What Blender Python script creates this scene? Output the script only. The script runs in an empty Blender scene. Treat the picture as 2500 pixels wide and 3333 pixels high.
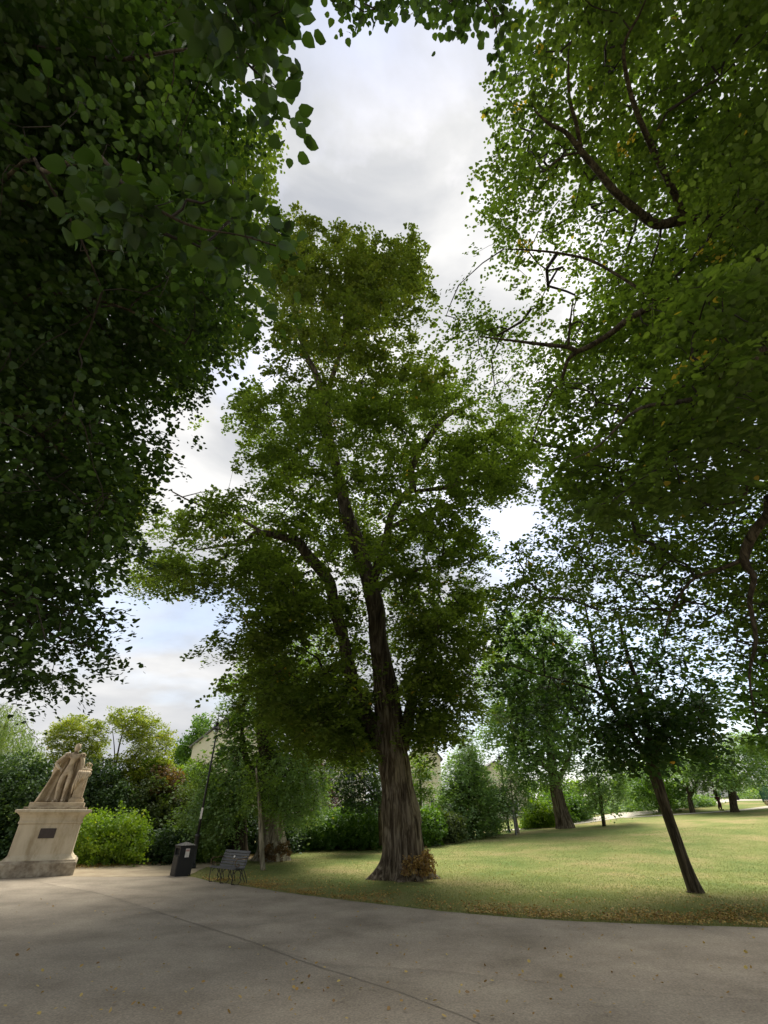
import bpy, math, random
import numpy as np
from mathutils import Vector, noise as mnoise
R = math.radians
rng = np.random.default_rng(7)
random.seed(7)
sc = bpy.context.scene
col = sc.collection

# ---------------------------------------------------------------- camera
EYE = 1.6; F = 1480.0; TH = R(33.6); CT, ST = math.cos(TH), math.sin(TH)
cd = bpy.data.cameras.new('camera'); cam = bpy.data.objects.new('camera', cd); col.objects.link(cam)
cam.location = (0, 0, EYE); cam.rotation_euler = (R(90) + TH, 0, 0)
cd.sensor_fit = 'HORIZONTAL'; cd.sensor_width = 36; cd.lens = 36 * F / 2500
cd.clip_start = 0.05; cd.clip_end = 3000
sc.camera = cam
# ---------------------------------------------------------------- light
SUN_EL, SUN_AZ = R(56), R(12)      # azimuth measured from +Y towards +X
sc.view_settings.view_transform = 'Standard'; sc.view_settings.look = 'None'
sc.view_settings.exposure = 1.5; sc.view_settings.gamma = 1
w = bpy.data.worlds.new('World'); sc.world = w; w.use_nodes = True
nt = w.node_tree; nt.nodes.clear()
def N(nt, t, **kw):
    n = nt.nodes.new(t)
    for k, v in kw.items():
        if k.startswith('i_'): n.inputs[k[2:].replace('_', ' ')].default_value = v
        else: setattr(n, k, v)
    return n
L = lambda a, b: nt.links.new(a, b)
out = N(nt, 'ShaderNodeOutputWorld'); bg = N(nt, 'ShaderNodeBackground'); bg.inputs[1].default_value = 0.1
sky = N(nt, 'ShaderNodeTexSky', sky_type='NISHITA', sun_disc=False, sun_elevation=SUN_EL, sun_rotation=SUN_AZ, air_density=1.0, dust_density=1.5)
tc = N(nt, 'ShaderNodeTexCoord')
mp = N(nt, 'ShaderNodeMapping'); mp.inputs['Scale'].default_value = (1, 1, 2.2); mp.inputs['Location'].default_value = (0.35, 0.1, 0.6)
L(tc.outputs['Generated'], mp.inputs['Vector'])
n1 = N(nt, 'ShaderNodeTexNoise', i_Scale=1.7, i_Detail=7, i_Roughness=0.52, i_Distortion=0.15); L(mp.outputs[0], n1.inputs['Vector'])
r1 = N(nt, 'ShaderNodeValToRGB'); r1.color_ramp.elements[0].position = 0.35; r1.color_ramp.elements[0].color = (0.45, 0.45, 0.45, 1); r1.color_ramp.elements[1].position = 0.5
L(n1.outputs['Fac'], r1.inputs['Fac'])
n2 = N(nt, 'ShaderNodeTexNoise', i_Scale=2.6, i_Detail=8, i_Roughness=0.5, i_Distortion=0.3)
mp2 = N(nt, 'ShaderNodeMapping'); mp2.inputs['Scale'].default_value = (1, 1, 2.6); mp2.inputs['Location'].default_value = (1.35, 2.1, 0.2)
L(tc.outputs['Generated'], mp2.inputs['Vector']); L(mp2.outputs[0], n2.inputs['Vector'])
r2 = N(nt, 'ShaderNodeValToRGB'); e = r2.color_ramp.elements
e[0].position = 0.37; e[0].color = (2.1, 2.17, 2.32, 1); e[1].position = 0.62; e[1].color = (3.6, 3.57, 3.52, 1)
m_ = e.new(0.5); m_.color = (2.8, 2.82, 2.86, 1)
L(n2.outputs['Fac'], r2.inputs['Fac'])
mx = N(nt, 'ShaderNodeMix', data_type='RGBA'); L(r1.outputs[0], mx.inputs['Factor']); L(sky.outputs[0], mx.inputs['A']); L(r2.outputs[0], mx.inputs['B'])
L(mx.outputs['Result'], bg.inputs[0]); L(bg.outputs[0], out.inputs[0])
sd = bpy.data.lights.new('sun', 'SUN'); sd.energy = 2.6; sd.angle = R(38); sd.color = (1, 0.93, 0.80)
so = bpy.data.objects.new('sun', sd); col.objects.link(so)
sdir = Vector((math.sin(SUN_AZ) * math.cos(SUN_EL), math.cos(SUN_AZ) * math.cos(SUN_EL), math.sin(SUN_EL)))
so.rotation_euler = sdir.to_track_quat('Z', 'Y').to_euler(); so.location = (0, 0, 60)
cy = sc.cycles
cy.max_bounces = 6; cy.diffuse_bounces = 4; cy.glossy_bounces = 2; cy.transmission_bounces = 3; cy.transparent_max_bounces = 6
cy.use_denoising = True; cy.caustics_reflective = False; cy.caustics_refractive = False

# ---------------------------------------------------------------- geometry helpers
def ray(px, py):
    u = (px - 1250) / F; v = -(py - 1666.5) / F
    return np.array([u + 0 * py, CT - v * ST + 0 * px, ST + v * CT + 0 * px], float)
def PY(px, py, Y):            # point on the line of sight at forward distance Y
    d = ray(np.asarray(px, float), np.asarray(py, float)); t = Y / d[1]
    return (d * t).T + np.array([0, 0, EYE])
def PD(px, py, D):            # point on the line of sight at distance D
    d = ray(np.asarray(px, float), np.asarray(py, float)); t = D / np.linalg.norm(d, axis=0)
    return (d * t).T + np.array([0, 0, EYE])
def G0(px, py):               # ground z = 0
    d = ray(px, py); t = -EYE / d[2]
    return (d[0] * t, d[1] * t)
def depth(p): return p[..., 1] * CT + (p[..., 2] - EYE) * ST
def smooth(t): t = np.clip(t, 0, 1); return t * t * (3 - 2 * t)
def hgt(X, Y):
    X = np.asarray(X, float); Y = np.asarray(Y, float)
    a = smooth((Y - 13.5) / 27)
    h = a * (0.1 * smooth((X + 8) / 7) + 0.055 * np.clip(X, 0, 34))
    h = h + 0.05 * np.clip(Y - 39, 0, 40) * smooth((X - 10) / 10)
    return h
def new_obj(name, me, mat=None, parent=None):
    o = bpy.data.objects.new(name, me); col.objects.link(o)
    if mat is not None:
        for m in (mat if isinstance(mat, (list, tuple)) else [mat]): me.materials.append(m)
    if parent is not None: o.parent = parent
    return o
def tag(o, label=None, cat=None, group=None, kind=None):
    if label: o['label'] = label
    if cat: o['category'] = cat
    if group: o['group'] = group
    if kind: o['kind'] = kind
    return o
def empty(name, loc, label, cat, group=None, rz=0):
    o = bpy.data.objects.new(name, None); col.objects.link(o); o.location = loc; o.rotation_euler = (0, 0, rz); o.empty_display_size = 0.3
    return tag(o, label, cat, group)
class MB:
    def __init__(s): s.v = []; s.f = []; s.n = 0
    def add(s, v, f):
        v = [tuple(map(float, p)) for p in v]
        s.f += [tuple(i + s.n for i in q) for q in f]; s.v += v; s.n += len(v); return s
    def box(s, x0, x1, y0, y1, z0, z1, taper=0.0):
        t = taper
        v = [(x0, y0, z0), (x1, y0, z0), (x1, y1, z0), (x0, y1, z0), (x0 + t, y0 + t, z1), (x1 - t, y0 + t, z1), (x1 - t, y1 - t, z1), (x0 + t, y1 - t, z1)]
        return s.add(v, [(3, 2, 1, 0), (4, 5, 6, 7), (0, 1, 5, 4), (1, 2, 6, 5), (2, 3, 7, 6), (3, 0, 4, 7)])
    def tube(s, pts, rad, sides=8, cap=True, squash=1.0):
        pts = [Vector(p) for p in pts]; n = len(pts)
        if not hasattr(rad, '__len__'): rad = [rad] * n
        up = None; base = s.n; vs = []
        for i, p in enumerate(pts):
            d = (pts[min(i + 1, n - 1)] - pts[max(i - 1, 0)])
            if d.length < 1e-9: d = Vector((0, 0, 1))
            d.normalize()
            if up is None:
                up = Vector((1, 0, 0)) if abs(d.x) < 0.8 else Vector((0, 1, 0))
            a = (up - d * up.dot(d)).normalized(); b = d.cross(a); up = a
            for k in range(sides):
                t = 2 * math.pi * k / sides
                vs.append(p + a * math.cos(t) * rad[i] + b * math.sin(t) * rad[i] * squash)
        fs = [(i * sides + k, i * sides + (k + 1) % sides, (i + 1) * sides + (k + 1) % sides, (i + 1) * sides + k) for i in range(n - 1) for k in range(sides)]
        if cap: fs += [tuple(range(sides))[::-1], tuple((n - 1) * sides + k for k in range(sides))]
        return s.add(vs, fs)
    def lathe(s, prof, sides=20, c=(0, 0, 0)):
        vs = [(c[0] + r * math.cos(2 * math.pi * k / sides), c[1] + r * math.sin(2 * math.pi * k / sides), c[2] + z) for r, z in prof for k in range(sides)]
        n = len(prof)
        fs = [(i * sides + k, i * sides + (k + 1) % sides, (i + 1) * sides + (k + 1) % sides, (i + 1) * sides + k) for i in range(n - 1) for k in range(sides)]
        fs += [tuple(range(sides))[::-1], tuple((n - 1) * sides + k for k in range(sides))]
        return s.add(vs, fs)
    def build(s, name, mat, parent=None, bevel=0, smooth_=False):
        me = bpy.data.meshes.new(name); me.from_pydata(s.v, [], s.f); me.update()
        if smooth_: me.polygons.foreach_set('use_smooth', [True] * len(me.polygons))
        o = new_obj(name, me, mat, parent)
        if bevel:
            b = o.modifiers.new('bevel', 'BEVEL'); b.width = bevel; b.segments = 2; b.limit_method = 'ANGLE'
        return o
def np_mesh(name, V, faces, mat, parent=None, tint=None, smooth_=False):
    """V (n,3); faces: int array (m,k)"""
    me = bpy.data.meshes.new(name); V = np.ascontiguousarray(V, np.float32); m, k = faces.shape
    me.vertices.add(len(V)); me.vertices.foreach_set('co', V.ravel())
    me.loops.add(m * k); me.loops.foreach_set('vertex_index', faces.astype(np.int32).ravel())
    me.polygons.add(m); me.polygons.foreach_set('loop_start', np.arange(0, m * k, k, dtype=np.int32))
    me.polygons.foreach_set('loop_total', np.full(m, k, np.int32))
    if smooth_: me.polygons.foreach_set('use_smooth', np.ones(m, bool))
    me.update(calc_edges=True)
    if tint is not None:
        a = me.attributes.new('tint', 'FLOAT', 'POINT'); a.data.foreach_set('value', tint.astype(np.float32))
    return new_obj(name, me, mat, parent)

# ---------------------------------------------------------------- materials
def mat(name):
    m = bpy.data.materials.new(name); m.use_nodes = True; t = m.node_tree; t.nodes.clear()
    o = t.nodes.new('ShaderNodeOutputMaterial'); return m, t, o
def ramp(t, fac, stops):
    r = t.nodes.new('ShaderNodeValToRGB'); el = r.color_ramp.elements
    while len(el) > 1: el.remove(el[-1])
    el[0].position = stops[0][0]; el[0].color = (*stops[0][1], 1)
    for p, c in stops[1:]:
        k = el.new(p); k.color = (*c, 1)
    t.links.new(fac, r.inputs['Fac']); return r.outputs['Color']
def leafmat(name, dark, mid, light, odd, trans=0.38, gloss=0.03, rough=0.5):
    m, t, o = mat(name)
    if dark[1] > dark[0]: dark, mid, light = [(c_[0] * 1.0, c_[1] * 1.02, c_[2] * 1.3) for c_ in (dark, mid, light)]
    at = N(t, 'ShaderNodeAttribute', attribute_name='tint')
    c = ramp(t, at.outputs['Fac'], [(0.0, dark), (0.45, mid), (0.9, light), (0.965, light), (1.0, odd)])
    df = N(t, 'ShaderNodeBsdfDiffuse'); tr = N(t, 'ShaderNodeBsdfTranslucent'); gl = N(t, 'ShaderNodeBsdfGlossy'); gl.inputs['Roughness'].default_value = rough
    gl.inputs['Color'].default_value = (0.85, 0.9, 0.95, 1)
    hs = N(t, 'ShaderNodeMix', data_type='RGBA', blend_type='MULTIPLY'); hs.inputs['Factor'].default_value = 1; hs.inputs['B'].default_value = (1.38, 1.5, 0.5, 1)
    t.links.new(c, hs.inputs['A']); t.links.new(c, df.inputs['Color']); t.links.new(hs.outputs['Result'], tr.inputs['Color'])
    m1 = N(t, 'ShaderNodeMixShader'); m1.inputs[0].default_value = trans; t.links.new(df.outputs[0], m1.inputs[1]); t.links.new(tr.outputs[0], m1.inputs[2])
    m2 = N(t, 'ShaderNodeMixShader'); m2.inputs[0].default_value = gloss; t.links.new(m1.outputs[0], m2.inputs[1]); t.links.new(gl.outputs[0], m2.inputs[2])
    t.links.new(m2.outputs[0], o.inputs[0]); return m
def noisemat(name, stops, scale=5, detail=6, rough=0.85, bump=0.0, bscale=None, coords='Object', stretch=(1, 1, 1), spec=0.3, second=None, metal=0.0, bdist=0.02):
    m, t, o = mat(name)
    p = N(t, 'ShaderNodeBsdfPrincipled'); p.inputs['Roughness'].default_value = rough; p.inputs['Specular IOR Level'].default_value = spec; p.inputs['Metallic'].default_value = metal
    tcn = N(t, 'ShaderNodeTexCoord'); mpn = N(t, 'ShaderNodeMapping'); mpn.inputs['Scale'].default_value = stretch
    t.links.new(tcn.outputs[coords], mpn.inputs['Vector'])
    nz = N(t, 'ShaderNodeTexNoise', i_Scale=scale, i_Detail=detail, i_Roughness=0.6); t.links.new(mpn.outputs[0], nz.inputs['Vector'])
    c = ramp(t, nz.outputs['Fac'], stops)
    if second:
        s2, st2, amt = second
        nz2 = N(t, 'ShaderNodeTexNoise', i_Scale=s2, i_Detail=5, i_Roughness=0.65); t.links.new(mpn.outputs[0], nz2.inputs['Vector'])
        c2 = ramp(t, nz2.outputs['Fac'], st2)
        mm = N(t, 'ShaderNodeMix', data_type='RGBA', blend_type='MULTIPLY'); mm.inputs['Factor'].default_value = amt
        t.links.new(c, mm.inputs['A']); t.links.new(c2, mm.inputs['B']); c = mm.outputs['Result']
    t.links.new(c, p.inputs['Base Color'])
    if bump:
        nb = N(t, 'ShaderNodeTexNoise', i_Scale=bscale or scale * 4, i_Detail=8, i_Roughness=0.65); t.links.new(mpn.outputs[0], nb.inputs['Vector'])
        b = N(t, 'ShaderNodeBump'); b.inputs['Strength'].default_value = bump; b.inputs['Distance'].default_value = bdist
        t.links.new(nb.outputs['Fac'], b.inputs['Height']); t.links.new(b.outputs[0], p.inputs['Normal'])
    t.links.new(p.outputs[0], o.inputs[0]); return m
def plain(name, c, rough=0.6, spec=0.4, metal=0.0):
    return noisemat(name, [(0.3, tuple(x * 0.82 for x in c)), (0.7, tuple(min(1, x * 1.12) for x in c))], scale=9, rough=rough, spec=spec, metal=metal, bump=0.08, bscale=60)

M = {}
M['lime'] = leafmat('lime_leaf', (0.0629, 0.0948, 0.0167), (0.1117, 0.1581, 0.0241), (0.1816, 0.2306, 0.0370), (0.4749, 0.3162, 0.0553), gloss=.015, trans=.48)
M['lime_top'] = leafmat('lime_leaf_pale', (0.0605, 0.0880, 0.0121), (0.1045, 0.1375, 0.0176), (0.1650, 0.1815, 0.0264), (0.3630, 0.2420, 0.0330), gloss=.02)
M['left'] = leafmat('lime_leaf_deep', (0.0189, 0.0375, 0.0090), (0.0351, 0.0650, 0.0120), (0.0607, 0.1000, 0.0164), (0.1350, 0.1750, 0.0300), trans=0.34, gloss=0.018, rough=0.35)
M['right'] = leafmat('lime_leaf_fresh', (0.0467, 0.0765, 0.0139), (0.0804, 0.1217, 0.0208), (0.1298, 0.1796, 0.0278), (0.3895, 0.2782, 0.0521), trans=0.48, gloss=.015)
M['young'] = leafmat('leaf_darkgreen', (0.0234, 0.0520, 0.0117), (0.0364, 0.0754, 0.0156), (0.0715, 0.1170, 0.0195), (0.5460, 0.2860, 0.0390), trans=0.28, gloss=.02)
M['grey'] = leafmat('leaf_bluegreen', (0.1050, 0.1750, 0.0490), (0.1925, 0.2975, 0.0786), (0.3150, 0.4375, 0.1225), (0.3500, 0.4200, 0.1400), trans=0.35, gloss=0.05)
M['bushy'] = leafmat('leaf_yellowgreen', (0.0690, 0.1380, 0.0115), (0.1610, 0.2530, 0.0138), (0.3220, 0.4140, 0.0230), (0.4830, 0.4830, 0.0345), trans=0.35)
M['yellow'] = leafmat('leaf_yellow', (0.1380, 0.1725, 0.0230), (0.2530, 0.2990, 0.0345), (0.4140, 0.3910, 0.0575), (0.5175, 0.3680, 0.0690), trans=0.35)
M['willow'] = leafmat('leaf_willow', (0.0990, 0.1540, 0.0330), (0.1870, 0.2530, 0.0550), (0.3080, 0.3520, 0.0990), (0.3740, 0.3740, 0.1100), trans=0.35)
M['dark'] = leafmat('leaf_laurel', (0.0252, 0.0504, 0.0140), (0.0504, 0.0924, 0.0224), (0.0980, 0.1540, 0.0364), (0.1400, 0.1960, 0.0420), trans=0.25, gloss=0.03)
M['midgreen'] = leafmat('leaf_shrub', (0.0754, 0.1340, 0.0234), (0.1590, 0.2428, 0.0368), (0.2679, 0.3684, 0.0535), (0.3349, 0.3349, 0.0670), trans=0.35, gloss=.03)
M['bright'] = leafmat('leaf_bright', (0.05, 0.11, 0.012), (0.10, 0.19, 0.02), (0.19, 0.30, 0.03), (0.28, 0.36, 0.04), trans=0.35)
M['rust'] = leafmat('leaf_rust', (0.08, 0.06, 0.03), (0.15, 0.09, 0.04), (0.24, 0.13, 0.05), (0.3, 0.15, 0.05), trans=0.3)
M['plum'] = leafmat('leaf_plum', (0.030, 0.010, 0.014), (0.06, 0.016, 0.022), (0.10, 0.03, 0.03), (0.14, 0.05, 0.04), trans=0.3)
M['olive'] = leafmat('leaf_olive', (0.0625, 0.0938, 0.0275), (0.1125, 0.1500, 0.0375), (0.1875, 0.2125, 0.0500), (0.2750, 0.2250, 0.0625), trans=0.3)
M['sucker'] = leafmat('leaf_withered', (0.13, 0.07, 0.025), (0.26, 0.15, 0.05), (0.38, 0.27, 0.09), (0.5, 0.48, 0.4), trans=0.25)
M['litter'] = leafmat('leaf_fallen', (0.17, 0.09, 0.035), (0.36, 0.22, 0.06), (0.55, 0.42, 0.13), (0.7, 0.66, 0.42), trans=0.1)
M['grass'] = leafmat('grass_blade', (0.0945, 0.1200, 0.0300), (0.1785, 0.1900, 0.0525), (0.3150, 0.2700, 0.1050), (0.4410, 0.3300, 0.1800), trans=0.3, gloss=0.03)
def barkmat(name, a, b, c, sc_=9, moss=(0.08, 0.085, 0.05)):
    m, t, o = mat(name)
    p = N(t, 'ShaderNodeBsdfPrincipled'); p.inputs['Roughness'].default_value = 0.92; p.inputs['Specular IOR Level'].default_value = 0.15
    tcn = N(t, 'ShaderNodeTexCoord'); mpn = N(t, 'ShaderNodeMapping'); mpn.inputs['Scale'].default_value = (1, 1, 0.13)
    t.links.new(tcn.outputs['Object'], mpn.inputs['Vector'])
    n1 = N(t, 'ShaderNodeTexNoise', i_Scale=sc_, i_Detail=9, i_Roughness=0.62, i_Distortion=0.6); t.links.new(mpn.outputs[0], n1.inputs['Vector'])
    n2 = N(t, 'ShaderNodeTexNoise', i_Scale=1.3, i_Detail=4); t.links.new(tcn.outputs['Object'], n2.inputs['Vector'])
    c1 = ramp(t, n1.outputs['Fac'], [(0.34, a), (0.48, b), (0.62, c)])
    c2 = ramp(t, n2.outputs['Fac'], [(0.4, (1, 1, 1)), (0.65, tuple(min(1.4, 1 + (x - 0.06) * 6) for x in moss))])
    mm = N(t, 'ShaderNodeMix', data_type='RGBA', blend_type='MULTIPLY'); mm.inputs['Factor'].default_value = 0.6
    t.links.new(c1, mm.inputs['A']); t.links.new(c2, mm.inputs['B']); t.links.new(mm.outputs['Result'], p.inputs['Base Color'])
    bp = N(t, 'ShaderNodeBump'); bp.inputs['Strength'].default_value = 1.0; bp.inputs['Distance'].default_value = 0.06
    t.links.new(n1.outputs['Fac'], bp.inputs['Height']); t.links.new(bp.outputs[0], p.inputs['Normal'])
    t.links.new(p.outputs[0], o.inputs[0]); return m
M['bark'] = barkmat('bark_lime', (0.026, 0.019, 0.012), (0.085, 0.066, 0.046), (0.22, 0.185, 0.14))
M['bark_shaded'] = barkmat('bark_limb_shaded', (0.018, 0.013, 0.009), (0.05, 0.039, 0.027), (0.115, 0.094, 0.068))  # darker copy of the trunk bark; shade among the limbs put into the colour
M['bark_d'] = barkmat('bark_dark', (0.018, 0.014, 0.010), (0.045, 0.036, 0.025), (0.10, 0.082, 0.058), sc_=14)
M['bark_pale'] = barkmat('bark_pale', (0.10, 0.085, 0.06), (0.24, 0.21, 0.16), (0.40, 0.36, 0.28), sc_=10)
M['twig'] = noisemat('twig_bark', [(0.3, (0.016, 0.013, 0.009)), (0.7, (0.045, 0.036, 0.026))], scale=6, rough=0.9)

# ---------------------------------------------------------------- foliage
LEAF_T = {
 'near': (np.array([(0, 0, 0), (-.36, .10, .07), (-.50, .42, .10), (-.34, .78, .06), (0, 1.12, -.04), (.34, .78, .06), (.50, .42, .10), (.36, .10, .07)]), np.array([(0, 4, 3, 2, 1), (0, 7, 6, 5, 4)])),
 'mid': (np.array([(0, 0, 0), (-.42, .35, .05), (-.30, .8, .02), (0, 1.1, -.03), (.30, .8, .02), (.42, .35, .05)]), np.array([(0, 5, 4, 3, 2, 1)])),
 'far': (np.array([(0, 0, 0), (-.45, .55, .04), (0, 1.05, 0), (.45, .55, .04)]), np.array([(0, 3, 2, 1)])),
 'long': (np.array([(0, 0, 0), (-.13, .5, .03), (0, 1.3, 0), (.13, .5, .03)]), np.array([(0, 3, 2, 1)])),
}
def norm(a): return a / np.maximum(np.linalg.norm(a, axis=-1, keepdims=True), 1e-9)
def leaves(P, nrm, dr, size, kind):
    """P (n,3) leaf bases, nrm normals, dr leaf directions, size (n,)"""
    T, Fc = LEAF_T[kind]
    nrm = norm(nrm); dr = norm(dr - nrm * (dr * nrm).sum(1, keepdims=True)); sd = np.cross(dr, nrm)
    V = P[:, None, :] + size[:, None, None] * (T[None, :, 0:1] * sd[:, None, :] + T[None, :, 1:2] * dr[:, None, :] + T[None, :, 2:3] * nrm[:, None, :])
    n, k = len(P), len(T)
    FF = (np.arange(n)[:, None, None] * k + Fc[None]).reshape(-1, Fc.shape[1])
    return V.reshape(-1, 3), FF
def spray_leaves(C, r, nl, size, kind, hang=0.35, flat=0.22, jit=0.5, upw=1.0, tb=0.0, fan=1.25):
    """leafy sprays: twiglets fan out from each centre, leaves in two ranks along them, drooping at the tips"""
    n = len(C); ctr = C.mean(0)
    rr = r * rng.uniform(0.65, 1.35, n)
    tilt = norm(np.stack([rng.normal(0, .28, n), rng.normal(0, .28, n), np.ones(n)], 1))
    away = (C - ctr) * [1, 1, 0]; away = away / (np.abs(away).max() + 1e-6) * 1.6
    out = norm(rng.normal(0, 1, (n, 3)) * [1, 1, 0.1] + away); out = norm(out - tilt * (out * tilt).sum(1, keepdims=True)); sid = np.cross(tilt, out)
    nt_ = max(3, int(round(nl / 9))); tw = rng.integers(0, nt_, (n, nl))
    ang = np.take_along_axis(np.sort(rng.uniform(-fan, fan, (n, nt_)), 1), tw, 1) + rng.normal(0, .05, (n, nl))
    t = 0.12 + 0.88 * rng.random((n, nl)) ** 0.8; side = rng.choice([-1, 1], (n, nl))
    a = t * np.cos(ang) - .25; b = t * np.sin(ang)
    lat = side * 0.45 * size / np.maximum(rr[:, None], .05) * rng.uniform(.3, 1, (n, nl))
    a = a - lat * np.sin(ang); b = b + lat * np.cos(ang); c = rng.normal(0, flat * .5, (n, nl)) + np.take_along_axis(rng.normal(0, flat, (n, nt_)), tw, 1) * t
    off = rr[:, None, None] * 1.25 * (a[..., None] * out[:, None] + b[..., None] * sid[:, None] + c[..., None] * tilt[:, None])
    off[..., 2] -= hang * rr[:, None] * 1.3 * t ** 2
    Pn = (C[:, None] + off).reshape(-1, 3)
    nm = np.repeat(tilt, nl, 0) * upw + rng.normal(0, jit * .62, (n * nl, 3))
    la = (ang + side * rng.uniform(.3, 1.1, (n, nl))).reshape(-1, 1)
    dr = np.cos(la) * np.repeat(out, nl, 0) + np.sin(la) * np.repeat(sid, nl, 0) + rng.normal(0, .18, (n * nl, 3)); dr[:, 2] -= 0.35 + .5 * hang
    sz = size * rng.uniform(0.5, 1.25, n * nl)
    V, FF = leaves(Pn, nm, dr, sz, kind)
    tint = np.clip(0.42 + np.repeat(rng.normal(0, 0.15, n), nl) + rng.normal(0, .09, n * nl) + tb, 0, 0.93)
    odd = rng.random(n * nl) < 0.002; tint[odd] = 1.0
    cl = np.repeat(rng.random(n) < 0.003, nl) & (rng.random(n * nl) < 0.6); tint[cl] = 1.0
    return V, FF, np.repeat(tint, len(LEAF_T[kind][0]))
def in_poly(x, y, poly):
    p = np.array(poly, float); ins = np.zeros(len(x), bool); j = len(p) - 1
    for i in range(len(p)):
        c = ((p[i, 1] > y) != (p[j, 1] > y)) & (x < (p[j, 0] - p[i, 0]) * (y - p[i, 1]) / (p[j, 1] - p[i, 1] + 1e-9) + p[i, 0])
        ins ^= c; j = i
    return ins
def region(poly, n, rngs, mode='Y', gap=0.0, gf=0.35, holes=(), yfn=None, clump=0, sig=0.6):
    if clump:
        A = region(poly, max(3, n // clump), rngs, mode, gap, gf, holes, yfn)
        w_ = rng.integers(0, len(A), int(n)); off = rng.normal(0, 1, (int(n), 3)) * [sig, sig, sig * 0.38]
        return A[w_] + off
    p = np.array(poly, float); lo, hi = p.min(0), p.max(0); res = []; got = 0
    while got < n:
        x = rng.uniform(lo[0], hi[0], 4000); y = rng.uniform(lo[1], hi[1], 4000); k = in_poly(x, y, poly)
        for h in holes: k &= ~in_poly(x, y, h)
        x, y = x[k], y[k]
        if len(x) == 0: continue
        t = rng.uniform(0, 1, len(x))
        if yfn is not None: a, b = yfn(x, y)
        else: a, b = rngs
        q = a + (b - a) * t
        Pt = PY(x, y, q) if mode == 'Y' else PD(x, y, q)
        if gap:
            nz = np.array([mnoise.noise(Vector(v * gf)) for v in Pt]); Pt = Pt[nz > -0.5 + gap]
        res.append(Pt); got += len(Pt)
    return np.concatenate(res)[:n]
def catmull(pts, sub=4):
    pts = np.array(pts, float); n = len(pts); o = []
    for i in range(n - 1):
        p0, p1, p2, p3 = pts[max(i - 1, 0)], pts[i], pts[i + 1], pts[min(i + 2, n - 1)]
        for k in range(sub):
            t = k / sub
            o.append(0.5 * (2 * p1 + (p2 - p0) * t + (2 * p0 - 5 * p1 + 4 * p2 - p3) * t * t + (3 * p1 - p0 - 3 * p2 + p3) * t ** 3))
    o.append(pts[-1]); return np.array(o)
def limb_px(pts, mode='Y'):
    """(px, py, dist, width_px) -> (x,y,z,r)"""
    a = np.array(pts, float); Pt = (PY if mode == 'Y' else PD)(a[:, 0], a[:, 1], a[:, 2])
    return np.column_stack([Pt, a[:, 3] * 0.5 * depth(Pt) / F])
def trunk_mesh(limbs, name, mt, parent, base, sides=12, wob=0.08, sub=4):
    mb = MB()
    for l in limbs:
        q = catmull(l, sub)
        off = np.array([[mnoise.noise(Vector(p[:3] * 0.9)), mnoise.noise(Vector(p[:3] * 0.9 + 31)), 0] for p in q])
        c = q[:, :3] - base + off * q[:, 3:4] * wob * 4
        mb.tube(c, list(np.maximum(q[:, 3] * (1 + 0.12 * off[:, 0]), 0.004)), sides)
    return mb.build(name, mt, parent, smooth_=True)
def branch_net(nodes, nrad, C, base, name, parent, r0=0.006, mt=None, pen=0.25, sides=3, rmax=0.12):
    """every spray centre joins the nearest part of the tree already grown"""
    n0 = len(nodes); A = np.concatenate([nodes, C]); n = len(A)
    par = -np.ones(n, int); path = np.zeros(n); done = np.zeros(n, bool); done[:n0] = True
    d = np.full(n, 1e9); best = np.zeros(n, int)
    rem = np.arange(n0, n)
    D2 = np.linalg.norm(A[rem, None] - nodes[None], axis=2) * 1.0
    best[rem] = D2.argmin(1); d[rem] = D2.min(1)
    order = []
    for _ in range(len(C)):
        c = np.where(done, 1e9, d); i = int(c.argmin()); done[i] = True; par[i] = best[i]
        path[i] = path[par[i]] + np.linalg.norm(A[i] - A[par[i]]); order.append(i)
        nd = np.linalg.norm(A - A[i], axis=1) + pen * path[i]
        u = (~done) & (nd < d); d[u] = nd[u]; best[u] = i
    cnt = np.ones(n)
    for i in reversed(order):
        if par[i] >= n0: cnt[par[i]] += cnt[i]
    idx = np.array(order); p = par[idx]
    ra = np.minimum(r0 * np.sqrt(cnt[idx]) * 1.25, rmax); rb = np.minimum(r0 * np.sqrt(cnt[idx]), rmax) * 0.75
    a = A[p]; b = A[idx]; ln_ = np.linalg.norm(b - a, axis=1); ra = np.minimum(ra, .006 + .035 * ln_); rb = np.minimum(rb, .005 + .03 * ln_); m = (a + b) / 2 + rng.normal(0, 0.08, a.shape) * np.linalg.norm(b - a, axis=1, keepdims=True)
    segs = [(a, m, ra, (ra + rb) / 2), (m, b, (ra + rb) / 2, rb)]
    Vs = []; Fs = []; off = 0
    for (s, e_, r1_, r2_) in segs:
        dd = norm(e_ - s); u = norm(np.cross(dd, np.array([0.13, 0.37, 0.92])[None] + 0 * dd)); v = np.cross(dd, u)
        ang = np.arange(sides) * 2 * math.pi / sides
        ring = np.cos(ang)[None, :, None] * u[:, None] + np.sin(ang)[None, :, None] * v[:, None]
        V = np.concatenate([s[:, None] + ring * r1_[:, None, None], e_[:, None] + ring * r2_[:, None, None]], 1)
        k = np.arange(len(s))[:, None] * 2 * sides
        fs = np.stack([np.stack([k[:, 0] + j, k[:, 0] + (j + 1) % sides, k[:, 0] + sides + (j + 1) % sides, k[:, 0] + sides + j], 1) for j in range(sides)], 1).reshape(-1, 4)
        Vs.append(V.reshape(-1, 3)); Fs.append(fs + off); off += V.shape[0] * 2 * sides
    return np_mesh(name, np.concatenate(Vs) - base, np.concatenate(Fs), mt or M['twig'], parent, smooth_=True)
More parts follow.
